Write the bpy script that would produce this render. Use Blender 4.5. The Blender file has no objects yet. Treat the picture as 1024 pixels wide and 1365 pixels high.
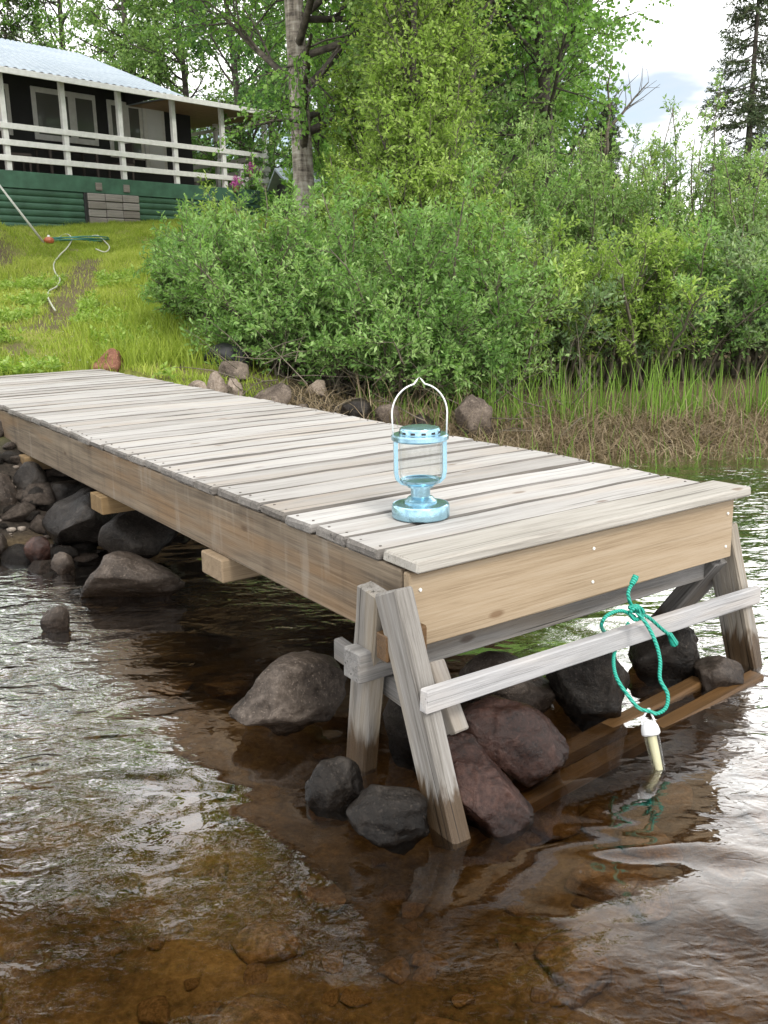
import bpy, bmesh, math, random
import numpy as np
from mathutils import Vector, Matrix, noise as mnoise

# ------------------------------------------------------------------ camera
S = bpy.context.scene
COL = S.collection
F_PX, PITCH, ROLL, CAM_Z = 1240.0, math.radians(13.8), math.radians(-1.19), 1.20
W_PX, H_PX = 1024.0, 1365.0
FW = np.array([0, math.cos(PITCH), -math.sin(PITCH)])
UP0 = np.array([0, math.sin(PITCH), math.cos(PITCH)])
RT0 = np.array([1.0, 0, 0])
RT = math.cos(ROLL) * RT0 + math.sin(ROLL) * UP0
UP = -math.sin(ROLL) * RT0 + math.cos(ROLL) * UP0
cam_d = bpy.data.cameras.new('camera')
cam = bpy.data.objects.new('camera', cam_d)
COL.objects.link(cam)
cam.matrix_world = Matrix(((RT[0], UP[0], -FW[0], 0), (RT[1], UP[1], -FW[1], 0), (RT[2], UP[2], -FW[2], CAM_Z), (0, 0, 0, 1)))
cam_d.sensor_fit = 'VERTICAL'
cam_d.sensor_height = 36.0
cam_d.sensor_width = 27.0
cam_d.lens = 36.0 * F_PX / H_PX
cam_d.clip_start = 0.05
cam_d.clip_end = 3000
S.camera = cam

# ------------------------------------------------------------------ world, sun, exposure
SUN_EL, SUN_AZ = math.radians(47), math.radians(148)      # azimuth from +Y towards +X
world = bpy.data.worlds.new('World')
S.world = world
world.use_nodes = True
nt = world.node_tree
nt.nodes.clear()
def wn(t, **k):
    n = nt.nodes.new(t)
    for a, b in k.items():
        setattr(n, a, b)
    return n
w_out = wn('ShaderNodeOutputWorld')
w_bg = wn('ShaderNodeBackground')
w_bg.inputs['Strength'].default_value = 0.10
sky = wn('ShaderNodeTexSky', sky_type='NISHITA', sun_disc=False)
sky.sun_elevation = SUN_EL
sky.sun_rotation = SUN_AZ
sky.air_density = 1.2
sky.dust_density = 2.0
tc = wn('ShaderNodeTexCoord')
sep = wn('ShaderNodeSeparateXYZ')
nt.links.new(tc.outputs['Generated'], sep.inputs[0])
zz = wn('ShaderNodeMath', operation='MAXIMUM'); zz.inputs[1].default_value = 0.0
nt.links.new(sep.outputs['Z'], zz.inputs[0])
za = wn('ShaderNodeMath', operation='ADD'); za.inputs[1].default_value = 0.22
nt.links.new(zz.outputs[0], za.inputs[0])
dx = wn('ShaderNodeMath', operation='DIVIDE'); dy = wn('ShaderNodeMath', operation='DIVIDE')
nt.links.new(sep.outputs['X'], dx.inputs[0]); nt.links.new(za.outputs[0], dx.inputs[1])
nt.links.new(sep.outputs['Y'], dy.inputs[0]); nt.links.new(za.outputs[0], dy.inputs[1])
cmb = wn('ShaderNodeCombineXYZ')
nt.links.new(dx.outputs[0], cmb.inputs[0]); nt.links.new(dy.outputs[0], cmb.inputs[1])
cmb.inputs[2].default_value = 5.2
cn = wn('ShaderNodeTexNoise'); cn.inputs['Scale'].default_value = 0.9; cn.inputs['Detail'].default_value = 6; cn.inputs['Roughness'].default_value = 0.55
nt.links.new(cmb.outputs[0], cn.inputs['Vector'])
cr = wn('ShaderNodeValToRGB')
cr.color_ramp.elements[0].position = 0.38; cr.color_ramp.elements[0].color = (4.2, 4.6, 5.2, 1)
cr.color_ramp.elements[1].position = 0.60; cr.color_ramp.elements[1].color = (17, 16.7, 16.2, 1)
nt.links.new(cn.outputs['Fac'], cr.inputs[0])
cmask = wn('ShaderNodeMapRange'); cmask.inputs['From Min'].default_value = 0.26; cmask.inputs['From Max'].default_value = 0.42
nt.links.new(cn.outputs['Fac'], cmask.inputs['Value'])
cmix = wn('ShaderNodeMix', data_type='RGBA')
nt.links.new(cmask.outputs[0], cmix.inputs[0])
nt.links.new(sky.outputs[0], cmix.inputs[6]); nt.links.new(cr.outputs[0], cmix.inputs[7])
nt.links.new(cmix.outputs[2], w_bg.inputs['Color'])
nt.links.new(w_bg.outputs[0], w_out.inputs[0])

sun_d = bpy.data.lights.new('sun', 'SUN')
sun_d.energy = 1.5
sun_d.angle = math.radians(14)
sun_d.color = (1.0, 0.95, 0.87)
sun = bpy.data.objects.new('sun', sun_d)
COL.objects.link(sun)
sdir = Vector((math.sin(SUN_AZ) * math.cos(SUN_EL), math.cos(SUN_AZ) * math.cos(SUN_EL), math.sin(SUN_EL)))
sun.rotation_euler = sdir.to_track_quat('Z', 'Y').to_euler()

S.view_settings.view_transform = 'Standard'
S.view_settings.look = 'None'
S.view_settings.gamma = 1.0
S.view_settings.exposure = 1.0
S.view_settings.use_curve_mapping = False
S.render.engine = 'CYCLES'
S.cycles.use_denoising = True
S.cycles.max_bounces = 10
S.cycles.transparent_max_bounces = 24
S.cycles.sample_clamp_indirect = 6.0

# ------------------------------------------------------------------ helpers
rng = np.random.default_rng(7)
random.seed(7)

def ray(px, py):
    return FW + RT * (px - W_PX / 2) / F_PX - UP * (py - H_PX / 2) / F_PX
def at_z(px, py, z):                      # point of the line of sight at height z
    d = ray(px, py); t = (z - CAM_Z) / d[2]
    return np.array([0, 0, CAM_Z]) + d * t
def at_y(px, py, y):                      # point of the line of sight at distance y
    d = ray(px, py); return np.array([0, 0, CAM_Z]) + d * (y / d[1])

def tag(o, label=None, cat=None, group=None, kind=None):
    if label: o['label'] = label
    if cat: o['category'] = cat
    if group: o['group'] = group
    if kind: o['kind'] = kind
    return o
def empty(name, loc, rz=0.0):
    o = bpy.data.objects.new(name, None); COL.objects.link(o)
    o.location = loc; o.rotation_euler = (0, 0, rz); o.empty_display_size = 0.1
    return o
def link(name, me, parent=None):
    o = bpy.data.objects.new(name, me); COL.objects.link(o)
    if parent: o.parent = parent
    return o
def mesh(name, V, Fc, m=None, parent=None, smooth=False, attrs=None):
    """V (n,3); Fc = list of polygons or an (n,k) array"""
    me = bpy.data.meshes.new(name)
    V = np.asarray(V, dtype=np.float32)
    if isinstance(Fc, np.ndarray):
        n, k = Fc.shape
        me.vertices.add(len(V)); me.vertices.foreach_set('co', V.ravel())
        me.loops.add(n * k); me.loops.foreach_set('vertex_index', Fc.astype(np.int32).ravel())
        me.polygons.add(n); me.polygons.foreach_set('loop_start', np.arange(0, n * k, k, dtype=np.int32))
        me.update(calc_edges=True)
    else:
        me.from_pydata(V.tolist(), [], Fc)
    if smooth: me.polygons.foreach_set('use_smooth', np.ones(len(me.polygons), dtype=bool))
    if attrs:
        for an, av in attrs.items():
            a = me.attributes.new(an, 'FLOAT', 'POINT'); a.data.foreach_set('value', np.asarray(av, dtype=np.float32))
    if m: me.materials.append(m)
    me.update()
    return link(name, me, parent)
def bm_obj(name, bm, m=None, parent=None, smooth=False):
    me = bpy.data.meshes.new(name); bm.to_mesh(me); bm.free()
    if smooth: me.polygons.foreach_set('use_smooth', np.ones(len(me.polygons), dtype=bool))
    if m: me.materials.append(m)
    return link(name, me, parent)

def box_mesh(name, sx, sy, sz, m, bev=0.003, wob=0.0, seed=0, cuts=0):
    """box centred at the origin, bevelled, long axis X, slightly uneven"""
    bm = bmesh.new(); bmesh.ops.create_cube(bm, size=1.0)
    for v in bm.verts: v.co = Vector((v.co.x * sx, v.co.y * sy, v.co.z * sz))
    if cuts:
        es = [e for e in bm.edges if abs((e.verts[0].co - e.verts[1].co).x) > sx * .5]
        bmesh.ops.subdivide_edges(bm, edges=es, cuts=cuts)
    if bev: bmesh.ops.bevel(bm, geom=[e for e in bm.edges if e.calc_face_angle(0) > .5], offset=bev, segments=1, affect='EDGES')
    if wob:
        r = random.Random(seed)
        for v in bm.verts:
            v.co += Vector((r.uniform(-wob, wob), r.uniform(-wob, wob), r.uniform(-wob, wob)))
    me = bpy.data.meshes.new(name); bm.to_mesh(me); bm.free()
    me.materials.append(m)
    return me
def bar(name, A, B, w, h, m, parent, side=None, bev=0.003, wob=0.001, seed=0):
    """plank from A to B; `side` is the direction of its width w"""
    A, B = Vector(A), Vector(B)
    x = (B - A); L = x.length; x.normalize()
    s = Vector(side) if side is not None else Vector((0, 0, 1)).cross(x)
    s = (s - x * s.dot(x)).normalized(); n = x.cross(s)
    o = link(name, box_mesh(name, L, w, h, m, bev, wob, seed, cuts=3), parent)
    c = (A + B) / 2
    o.matrix_local = Matrix(((x.x, s.x, n.x, c.x), (x.y, s.y, n.y, c.y), (x.z, s.z, n.z, c.z), (0, 0, 0, 1)))
    return o

def tubes(P, R, sides=5, cap=True):
    """P (K,M,3), R (K,M) -> V, F for K tapered tubes"""
    K, M, _ = P.shape
    T = np.empty_like(P)
    T[:, 1:-1] = P[:, 2:] - P[:, :-2]; T[:, 0] = P[:, 1] - P[:, 0]; T[:, -1] = P[:, -1] - P[:, -2]
    T /= np.linalg.norm(T, axis=2, keepdims=True) + 1e-9
    ref = np.where(np.abs(T[..., 2:3]) < .9, np.array([0, 0, 1.0]), np.array([1.0, 0, 0]))
    ref = np.broadcast_to(ref[:, :1], T.shape)
    A = np.cross(T, ref); A /= np.linalg.norm(A, axis=2, keepdims=True) + 1e-9
    B = np.cross(T, A)
    an = np.linspace(0, 2 * np.pi, sides, endpoint=False)
    ring = (A[:, :, None] * np.cos(an)[None, None, :, None] + B[:, :, None] * np.sin(an)[None, None, :, None]) * R[:, :, None, None] + P[:, :, None]
    V = ring.reshape(-1, 3)
    k, m, s = np.meshgrid(np.arange(K), np.arange(M - 1), np.arange(sides), indexing='ij')
    i = (k * M + m) * sides; s2 = (s + 1) % sides
    Fq = np.stack([i + s, i + s2, i + sides + s2, i + sides + s], -1).reshape(-1, 4)
    return V, Fq
def tube_obj(name, pts, r, m, parent=None, sides=8, smooth=True, dense=None):
    P = np.array(pts, float)
    if dense:                                                   # Catmull-Rom
        Q = np.vstack([2 * P[0] - P[1], P, 2 * P[-1] - P[-2]]); out = []
        for i in range(1, len(Q) - 2):
            for t in np.linspace(0, 1, dense, endpoint=False):
                a, b, c, d = Q[i - 1:i + 3]
                out.append(.5 * (2 * b + (c - a) * t + (2 * a - 5 * b + 4 * c - d) * t * t + (3 * b - a - 3 * c + d) * t ** 3))
        out.append(P[-1]); P = np.array(out)
    R = np.full(len(P), r) if np.isscalar(r) else np.interp(np.linspace(0, 1, len(P)), np.linspace(0, 1, len(r)), r)
    V, Fq = tubes(P[None], R[None], sides)
    n = len(V)
    V = np.vstack([V, P[0], P[-1]])
    faces = [tuple(f) for f in Fq]
    for s in range(sides):
        faces.append((n, (s + 1) % sides, s)); b = n - sides; faces.append((n + 1, b + s, b + (s + 1) % sides))
    return mesh(name, V, faces, m, parent, smooth)
def lathe(name, prof, m, parent, seg=28, loc=(0, 0, 0), smooth=True):
    V, Fc = [], []
    for r, z in prof:
        for k in range(seg):
            a = 2 * math.pi * k / seg; V.append((r * math.cos(a), r * math.sin(a), z))
    for i in range(len(prof) - 1):
        for k in range(seg):
            k2 = (k + 1) % seg; Fc.append((i * seg + k, i * seg + k2, (i + 1) * seg + k2, (i + 1) * seg + k))
    o = mesh(name, V, Fc, m, parent, smooth); o.location = loc
    if smooth: o.data.set_sharp_from_angle(angle=.62)
    return o

# ------------------------------------------------------------------ materials
class NT:
    def __init__(s, name):
        s.m = bpy.data.materials.new(name); s.m.use_nodes = True; s.t = s.m.node_tree; s.t.nodes.clear()
        s.out = s.n('ShaderNodeOutputMaterial')
    def n(s, t, **k):
        n = s.t.nodes.new(t)
        for a, b in k.items(): setattr(n, a, b)
        return n
    def l(s, a, b): s.t.links.new(a, b)
    def noise(s, vec, scale, detail=4, rough=.55, dist=0.0):
        n = s.n('ShaderNodeTexNoise'); n.inputs['Scale'].default_value = scale; n.inputs['Detail'].default_value = detail
        n.inputs['Roughness'].default_value = rough; n.inputs['Distortion'].default_value = dist
        if vec is not None: s.l(vec, n.inputs['Vector'])
        return n.outputs['Fac']
    def ramp(s, fac, stops):
        r = s.n('ShaderNodeValToRGB'); e = r.color_ramp.elements
        while len(e) < len(stops): e.new(0.5)
        for i, (p, c) in enumerate(stops): e[i].position = p; e[i].color = (*c, 1) if len(c) == 3 else c
        s.l(fac, r.inputs[0]); return r.outputs[0]
    def mapr(s, v, a, b, c=0.0, d=1.0):
        n = s.n('ShaderNodeMapRange'); s.l(v, n.inputs['Value'])
        for k, x in zip(('From Min', 'From Max', 'To Min', 'To Max'), (a, b, c, d)): n.inputs[k].default_value = x
        return n.outputs[0]
    def math(s, op, a, b=None):
        n = s.n('ShaderNodeMath', operation=op)
        for i, x in enumerate((a, b)):
            if x is None: continue
            if hasattr(x, 'is_linked') or hasattr(x, 'links'): s.l(x, n.inputs[i])
            else: n.inputs[i].default_value = x
        return n.outputs[0]
    def mix(s, fac, a, b, blend='MIX'):
        n = s.n('ShaderNodeMix', data_type='RGBA', blend_type=blend)
        for i, x in ((0, fac), (6, a), (7, b)):
            if isinstance(x, (int, float)): n.inputs[i].default_value = x
            elif isinstance(x, tuple): n.inputs[i].default_value = (*x, 1) if len(x) == 3 else x
            else: s.l(x, n.inputs[i])
        return n.outputs[2]
    def map(s, vec, scale=(1, 1, 1), rot=(0, 0, 0), loc=None):
        n = s.n('ShaderNodeMapping'); n.inputs['Scale'].default_value = scale; n.inputs['Rotation'].default_value = rot
        s.l(vec, n.inputs['Vector'])
        if loc is not None:
            if isinstance(loc, tuple): n.inputs['Location'].default_value = loc
            else: s.l(loc, n.inputs['Location'])
        return n.outputs[0]
    def obj(s): return s.n('ShaderNodeTexCoord').outputs['Object']
    def pos(s): return s.n('ShaderNodeNewGeometry').outputs['Position']
    def rand(s): return s.n('ShaderNodeObjectInfo').outputs['Random']
    def attr(s, a): return s.n('ShaderNodeAttribute', attribute_name=a).outputs['Fac']
    def bump(s, h, strength, dist):
        n = s.n('ShaderNodeBump'); n.inputs['Strength'].default_value = strength; n.inputs['Distance'].default_value = dist
        s.l(h, n.inputs['Height']); return n.outputs[0]
    def bsdf(s, col, rough=.6, metal=0.0, normal=None, spec=None, **k):
        b = s.n('ShaderNodeBsdfPrincipled')
        for nm, x in (('Base Color', col), ('Roughness', rough), ('Metallic', metal)):
            if isinstance(x, (int, float)): b.inputs[nm].default_value = x
            elif isinstance(x, tuple): b.inputs[nm].default_value = (*x, 1)
            else: s.l(x, b.inputs[nm])
        if normal is not None: s.l(normal, b.inputs['Normal'])
        if spec is not None: b.inputs['Specular IOR Level'].default_value = spec
        return b
    def done(s, sh): s.l(sh, s.out.inputs[0]); return s.m

def wood(name, light, mid, dark, grain=1.0, rough=.75, crack=.5, knots=True, wet=False, warm=None, drip=False):
    k = NT(name)
    off = k.n('ShaderNodeVectorMath', operation='SCALE'); off.inputs[3].default_value = 1.0
    cx = k.n('ShaderNodeCombineXYZ'); rr = k.math('MULTIPLY', k.rand(), 57.0)
    for i in range(3): k.l(rr, cx.inputs[i])
    v = k.map(k.obj(), loc=cx.outputs[0])
    g1 = k.noise(k.map(v, (2.2 * grain, 38 * grain, 38 * grain)), 1.0, 6, .62, .6)
    g2 = k.noise(k.map(v, (5 * grain, 230 * grain, 230 * grain)), 1.0, 4, .7)
    bl = k.noise(v, 4.0, 4, .6)
    f = k.math('ADD', k.math('MULTIPLY', g1, .52), k.math('MULTIPLY', g2, .48))
    c = k.ramp(f, [(.33, dark), (.48, mid), (.62, light)])
    c = k.mix(k.mapr(bl, .35, .75, 0, .55), c, mid)
    if warm: c = k.mix(k.mapr(k.noise(k.map(v, (1.3, 9, 9)), 1.0, 3), .5, .72, 0, .6), c, warm)
    if knots:
        vo = k.n('ShaderNodeTexVoronoi'); vo.inputs['Scale'].default_value = 1.0
        k.l(k.map(v, (3.0, 7.5, 7.5)), vo.inputs['Vector'])
        kn = k.mapr(vo.outputs['Distance'], .05, .095, 1, 0)
        c = k.mix(k.math('MULTIPLY', kn, .7), c, (mid[0] * .42, mid[1] * .30, mid[2] * .22))
    crk = k.mapr(k.noise(k.map(v, (1.1 * grain, 75 * grain, 75 * grain)), 1.0, 2, .5, .4), .30, .345, 1, 0)
    c = k.mix(k.math('MULTIPLY', crk, crack * .75), c, tuple(x * .45 for x in dark))
    # board to board difference
    hv = k.n('ShaderNodeHueSaturation'); k.l(c, hv.inputs['Color'])
    k.l(k.mapr(k.rand(), 0, 1, .8, 1.12), hv.inputs['Value']); k.l(k.mapr(k.rand(), 0, 1, 1.25, .8), hv.inputs['Saturation'])
    c = hv.outputs[0]
    rg = rough
    if drip:
        dn = k.noise(k.map(v, (9, 3, 1.3)), 1.0, 4, .6)
        c = k.mix(k.mapr(dn, .52, .66, 0, .38), c, k.mix(1.0, c, (.42, .42, .44), 'MULTIPLY'))
        c = k.mix(k.mapr(dn, .42, .34, 0, .3), c, (.26, .235, .20))
    if wet:
        sp = k.n('ShaderNodeSeparateXYZ'); k.l(k.pos(), sp.inputs[0])
        edge = k.math('ADD', sp.outputs[2], k.math('MULTIPLY', k.noise(k.map(k.pos(), (60, 60, 6)), 1.0, 3), -.16))
        wz = k.mapr(edge, .0, .045, 1, 0)
        c = k.mix(wz, c, k.mix(1.0, c, (.34, .25, .17), 'MULTIPLY'))
        rg = k.mapr(wz, 0, 1, rough, .3)
    h = k.math('ADD', g1, k.math('MULTIPLY', g2, .8))
    return k.done(k.bsdf(c, rg, normal=k.bump(h, .5 * crack + .2, .004), spec=.25).outputs[0])

M = {}
M['deck'] = wood('weathered deck wood', (0.4018, 0.3905, 0.3780), (0.3154, 0.3027, 0.2898), (0.1598, 0.1474, 0.1350), warm=(.35, .30, .25), crack=.9)
M['deck_front'] = wood('weathered front board', (0.4063, 0.3902, 0.3634), (0.3268, 0.3095, 0.2806), (0.1678, 0.1525, 0.1334), crack=.8)
M['fascia'] = wood('pine board', (0.3234, 0.2605, 0.1877), (0.2752, 0.2112, 0.1398), (0.1582, 0.1091, 0.0662), grain=.8, rough=.65, crack=.25)
M['stringer'] = wood('stained beam', (0.2028, 0.1625, 0.1170), (0.1313, 0.1014, 0.0715), (0.0507, 0.0403, 0.0299), grain=.7, rough=.75, crack=.4, warm=(.20, .115, .05), drip=True)
M['block'] = wood('pale beam end', (0.236, 0.174, 0.105), (0.180, 0.127, 0.074), (0.093, 0.062, 0.037), crack=.5, knots=False)
M['grey_wood'] = wood('silver grey wood', (0.2372, 0.2296, 0.2235), (0.1530, 0.1471, 0.1408), (0.0485, 0.0447, 0.0422), crack=1.2, wet=True, warm=(.24, .19, .135))
M['leg'] = wood('weathered leg wood', (0.2485, 0.2382, 0.2270), (0.1681, 0.1569, 0.1428), (0.0541, 0.0473, 0.0408), crack=1.2, wet=True, warm=(.27, .21, .13))
M['rail'] = wood('pale grey rail', (0.3546, 0.3519, 0.3590), (0.2737, 0.2718, 0.2771), (0.1258, 0.1251, 0.1246), crack=1.0, warm=(.48, .42, .36))
M['sill'] = wood('soaked plank', (0.136, 0.084, 0.048), (0.092, 0.056, 0.030), (0.040, 0.026, 0.016), rough=.35, crack=.5, knots=False)

def paint(name, col, rough=.5, var=.15, metal=0.0, scale=8):
    k = NT(name)
    n = k.noise(k.obj(), scale, 5, .6)
    c = k.ramp(n, [(.25, tuple(x * (1 - var) for x in col)), (.75, tuple(min(1, x * (1 + var * .5)) for x in col))])
    return k.done(k.bsdf(c, rough, metal, normal=k.bump(k.noise(k.obj(), scale * 9, 3), .15, .003)).outputs[0])
M['white_paint'] = paint('white paint', (.63, .63, .615), .55, .16)
M['green_paint'] = paint('green paint', (.045, .115, .075), .6, .4, scale=4)
M['green_log'] = paint('green log paint', (.042, .105, .066), .55, .45, scale=3)
M['black_wall'] = paint('black wall', (.018, .018, .02), .7, .3)
M['soffit_light'] = paint('light brown boards', (.30, .215, .14), .7, .25)
M['soffit'] = paint('brown boards', (.26, .16, .095), .7, .3)
M['lantern'] = paint('blue lantern paint', (.34, .55, .66), .2, .2, .85, 20)
M['wire'] = paint('pale wire', (.68, .68, .66), .4, .1, .2, 30)
M['white_plastic'] = paint('white plastic', (.62, .63, .64), .35, .05)
M['black_rubber'] = paint('black rubber', (.012, .012, .014), .6, .2)
M['orange'] = paint('orange plastic', (.36, .10, .04), .45, .2)
M['hose_green'] = paint('green hose', (.03, .17, .13), .4, .2)
M['hose_pale'] = paint('pale hose', (.40, .41, .33), .5, .15)
M['pink'] = paint('pink petals', (.45, .10, .32), .7, .3)
M['dark_furniture'] = paint('dark furniture', (.05, .04, .035), .6, .3)
M['nail'] = paint('dull nail head', (.10, .085, .075), .5, .3, .4, 60)
M['grey_stone'] = wood('grey weathered plank', (.30, .275, .25), (.22, .20, .185), (.09, .08, .075), crack=1.0, knots=False)

def roof_mat():
    k = NT('pale blue metal roof')
    n = k.noise(k.map(k.obj(), (1, 5, 5)), 1.2, 4)
    return k.done(k.bsdf(k.ramp(n, [(.3, (.24, .29, .35)), (.7, (.34, .39, .44))]), .45, .1).outputs[0])
M['roof'] = roof_mat()

def glass(name, tint=(.95, .97, .97), f=1.5, rough=.03):
    k = NT(name)
    tr = k.n('ShaderNodeBsdfTransparent'); tr.inputs[0].default_value = (*tint, 1)
    gl = k.n('ShaderNodeBsdfGlossy'); gl.inputs['Roughness'].default_value = rough
    lw = k.n('ShaderNodeLayerWeight'); lw.inputs[0].default_value = .5
    fr = k.math('ADD', k.math('MULTIPLY', k.math('POWER', lw.outputs['Facing'], 4.0), .7), f - 1.45 + .05)
    mx = k.n('ShaderNodeMixShader'); k.l(fr, mx.inputs[0]); k.l(tr.outputs[0], mx.inputs[1]); k.l(gl.outputs[0], mx.inputs[2])
    return k.done(mx.outputs[0])
M['glass'] = glass('clear glass', f=1.43)
M['bottle'] = glass('yellowish clear plastic', (.90, .89, .78), 1.46, .08)
def pane_mat():
    k = NT('window pane')
    return k.done(k.bsdf((.11, .115, .11), .06, spec=1.0).outputs[0])
M['pane'] = pane_mat()
def rope_mat():
    k = NT('green rope')
    w = k.n('ShaderNodeTexWave'); w.inputs['Scale'].default_value = 60; w.inputs['Distortion'].default_value = 1.0
    w.bands_direction = 'DIAGONAL'; k.l(k.obj(), w.inputs['Vector'])
    c = k.ramp(w.outputs['Fac'], [(.1, (.0, .16, .115)), (.8, (.015, .34, .25))])
    return k.done(k.bsdf(c, .5, normal=k.bump(w.outputs['Fac'], .6, .003)).outputs[0])
M['rope'] = rope_mat()

def rock_mat(name, a, b, c, wet=True, rough=.8, moss=0.0, spec=.14, speck=.5):
    k = NT(name)
    cx = k.n('ShaderNodeCombineXYZ'); rr = k.math('MULTIPLY', k.rand(), 31.0)
    for i in range(3): k.l(rr, cx.inputs[i])
    v = k.map(k.obj(), loc=cx.outputs[0])
    n1 = k.noise(v, 5.5, 7, .62); n2 = k.noise(v, 60, 6, .78); n3 = k.noise(v, 16, 5, .6, .8)
    col = k.ramp(k.math('ADD', k.math('MULTIPLY', n1, .55), k.math('MULTIPLY', n2, .45)), [(.38, a), (.5, b), (.61, c)])
    col = k.mix(k.mapr(k.noise(v, 150, 2), .62, .70, 0, speck), col, tuple(min(1, x * 2.2) for x in c))
    col = k.mix(k.mapr(n3, .58, .70, 0, .45), col, tuple(min(1, x * 1.6 + .01) for x in c))
    if moss: col = k.mix(k.mapr(k.noise(v, 7, 5), .5, .65, 0, moss), col, (.05, .06, .02))
    rg = rough
    if wet:
        sp = k.n('ShaderNodeSeparateXYZ'); k.l(k.pos(), sp.inputs[0])
        wz = k.mapr(k.math('ADD', sp.outputs[2], k.math('MULTIPLY', k.noise(k.pos(), 9, 3), -.06)), .0, .05, 1, 0)
        col = k.mix(wz, col, k.mix(1.0, col, (.34, .31, .29), 'MULTIPLY'))
        rg = k.mapr(wz, 0, 1, rough, .22)
    h = k.math('ADD', k.math('MULTIPLY', n2, .5), n3)
    return k.done(k.bsdf(col, rg, normal=k.bump(h, .9, .011), spec=spec).outputs[0])
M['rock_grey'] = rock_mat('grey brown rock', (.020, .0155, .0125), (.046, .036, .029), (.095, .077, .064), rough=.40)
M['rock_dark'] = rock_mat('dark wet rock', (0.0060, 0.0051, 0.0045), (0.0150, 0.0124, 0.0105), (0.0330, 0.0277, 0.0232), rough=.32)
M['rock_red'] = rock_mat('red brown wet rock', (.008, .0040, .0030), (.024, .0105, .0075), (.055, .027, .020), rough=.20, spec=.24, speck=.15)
M['rock_pale'] = rock_mat('pale pinkish rock', (.09, .072, .057), (.18, .145, .115), (.28, .235, .195), wet=False)
M['rock_rust'] = rock_mat('rusty red rock', (0.0750, 0.0360, 0.0255), (0.1650, 0.0750, 0.0495), (0.2850, 0.1425, 0.0975), wet=False)
M['rock_brown'] = rock_mat('brown rock', (.035, .028, .023), (.085, .068, .055), (.16, .13, .105), wet=False)
M['rock_bed'] = rock_mat('silted bed stone', (0.0720, 0.0456, 0.0216), (0.1680, 0.1056, 0.0480), (0.3000, 0.1980, 0.1020), wet=False, rough=.7)

def leaf_mat(name, c0, c1, c2, trans=.48, rough=.45):
    k = NT(name)
    c = k.ramp(k.attr('tint'), [(0.0, c0), (.5, c1), (1.0, c2)])
    b = k.bsdf(c, rough, spec=.18)
    t = k.n('ShaderNodeBsdfTranslucent'); k.l(k.mix(1.0, c, (1.0, 1.12, .55), 'MULTIPLY'), t.inputs[0])
    mx = k.n('ShaderNodeMixShader'); mx.inputs[0].default_value = trans
    k.l(b.outputs[0], mx.inputs[1]); k.l(t.outputs[0], mx.inputs[2])
    return k.done(mx.outputs[0])
M['leaf_willow'] = leaf_mat('willow leaf', (0.1210, 0.2255, 0.0682), (0.2090, 0.3575, 0.1045), (0.3850, 0.5280, 0.2200))
M['leaf_silver'] = leaf_mat('silver willow leaf', (0.132, 0.209, 0.099), (0.220, 0.319, 0.154), (0.352, 0.440, 0.242))
M['leaf_lime'] = leaf_mat('light green leaf', (0.1670, 0.2505, 0.0534), (0.2783, 0.4007, 0.0890), (0.4452, 0.5565, 0.1781))
M['leaf_birch'] = leaf_mat('birch leaf', (0.0988, 0.1988, 0.0500), (0.1800, 0.3325, 0.0800), (0.3237, 0.4863, 0.1438))
M['leaf_birch_pale'] = leaf_mat('pale birch leaf', (0.1401, 0.2364, 0.0813), (0.2439, 0.3765, 0.1251), (0.4128, 0.5316, 0.2214))
M['leaf_dark'] = leaf_mat('dark leaf', (0.0783, 0.1553, 0.0513), (0.1296, 0.2592, 0.0783), (0.2201, 0.3753, 0.1296))
M['leaf_pine'] = leaf_mat('pine needles', (0.046, 0.078, 0.033), (0.078, 0.117, 0.046), (0.143, 0.156, 0.078), .2)
M['needle'] = leaf_mat('spruce needles', (.045, .075, .038), (.08, .115, .055), (.15, .17, .09), .2)
M['grass'] = leaf_mat('grass blade', (0.165, 0.220, 0.033), (0.286, 0.363, 0.055), (0.484, 0.495, 0.143), .4)
M['reed'] = leaf_mat('reed stalk', (.085, .16, .025), (.15, .26, .04), (.24, .36, .075), .35)
M['straw'] = leaf_mat('dead straw', (.12, .085, .05), (.21, .16, .10), (.33, .27, .18), .2)
def bark(name, a, b, c, sx=(6, 6, 1.2)):
    k = NT(name)
    n = k.noise(k.map(k.pos(), sx), 2.2, 6, .65)
    n2 = k.noise(k.map(k.pos(), (4, 4, 22)), 1.0, 4, .6)
    col = k.ramp(k.math('ADD', k.math('MULTIPLY', n, .6), k.math('MULTIPLY', n2, .4)), [(.38, a), (.5, b), (.62, c)])
    return k.done(k.bsdf(col, .85, normal=k.bump(n, .6, .03)).outputs[0])
M['bark_birch'] = bark('birch bark', (0.0675, 0.0540, 0.0473), (0.2970, 0.2565, 0.2228), (0.5400, 0.4995, 0.4590))
M['bark_white'] = bark('white birch bark', (0.0980, 0.0840, 0.0770), (0.3360, 0.3150, 0.2940), (0.4340, 0.4200, 0.3990))
M['bark_dark'] = bark('dark bark', (.03, .025, .02), (.07, .058, .048), (.13, .11, .09))
M['bark_twig'] = bark('twig bark', (.05, .04, .03), (.10, .085, .06), (.16, .13, .10))

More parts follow.
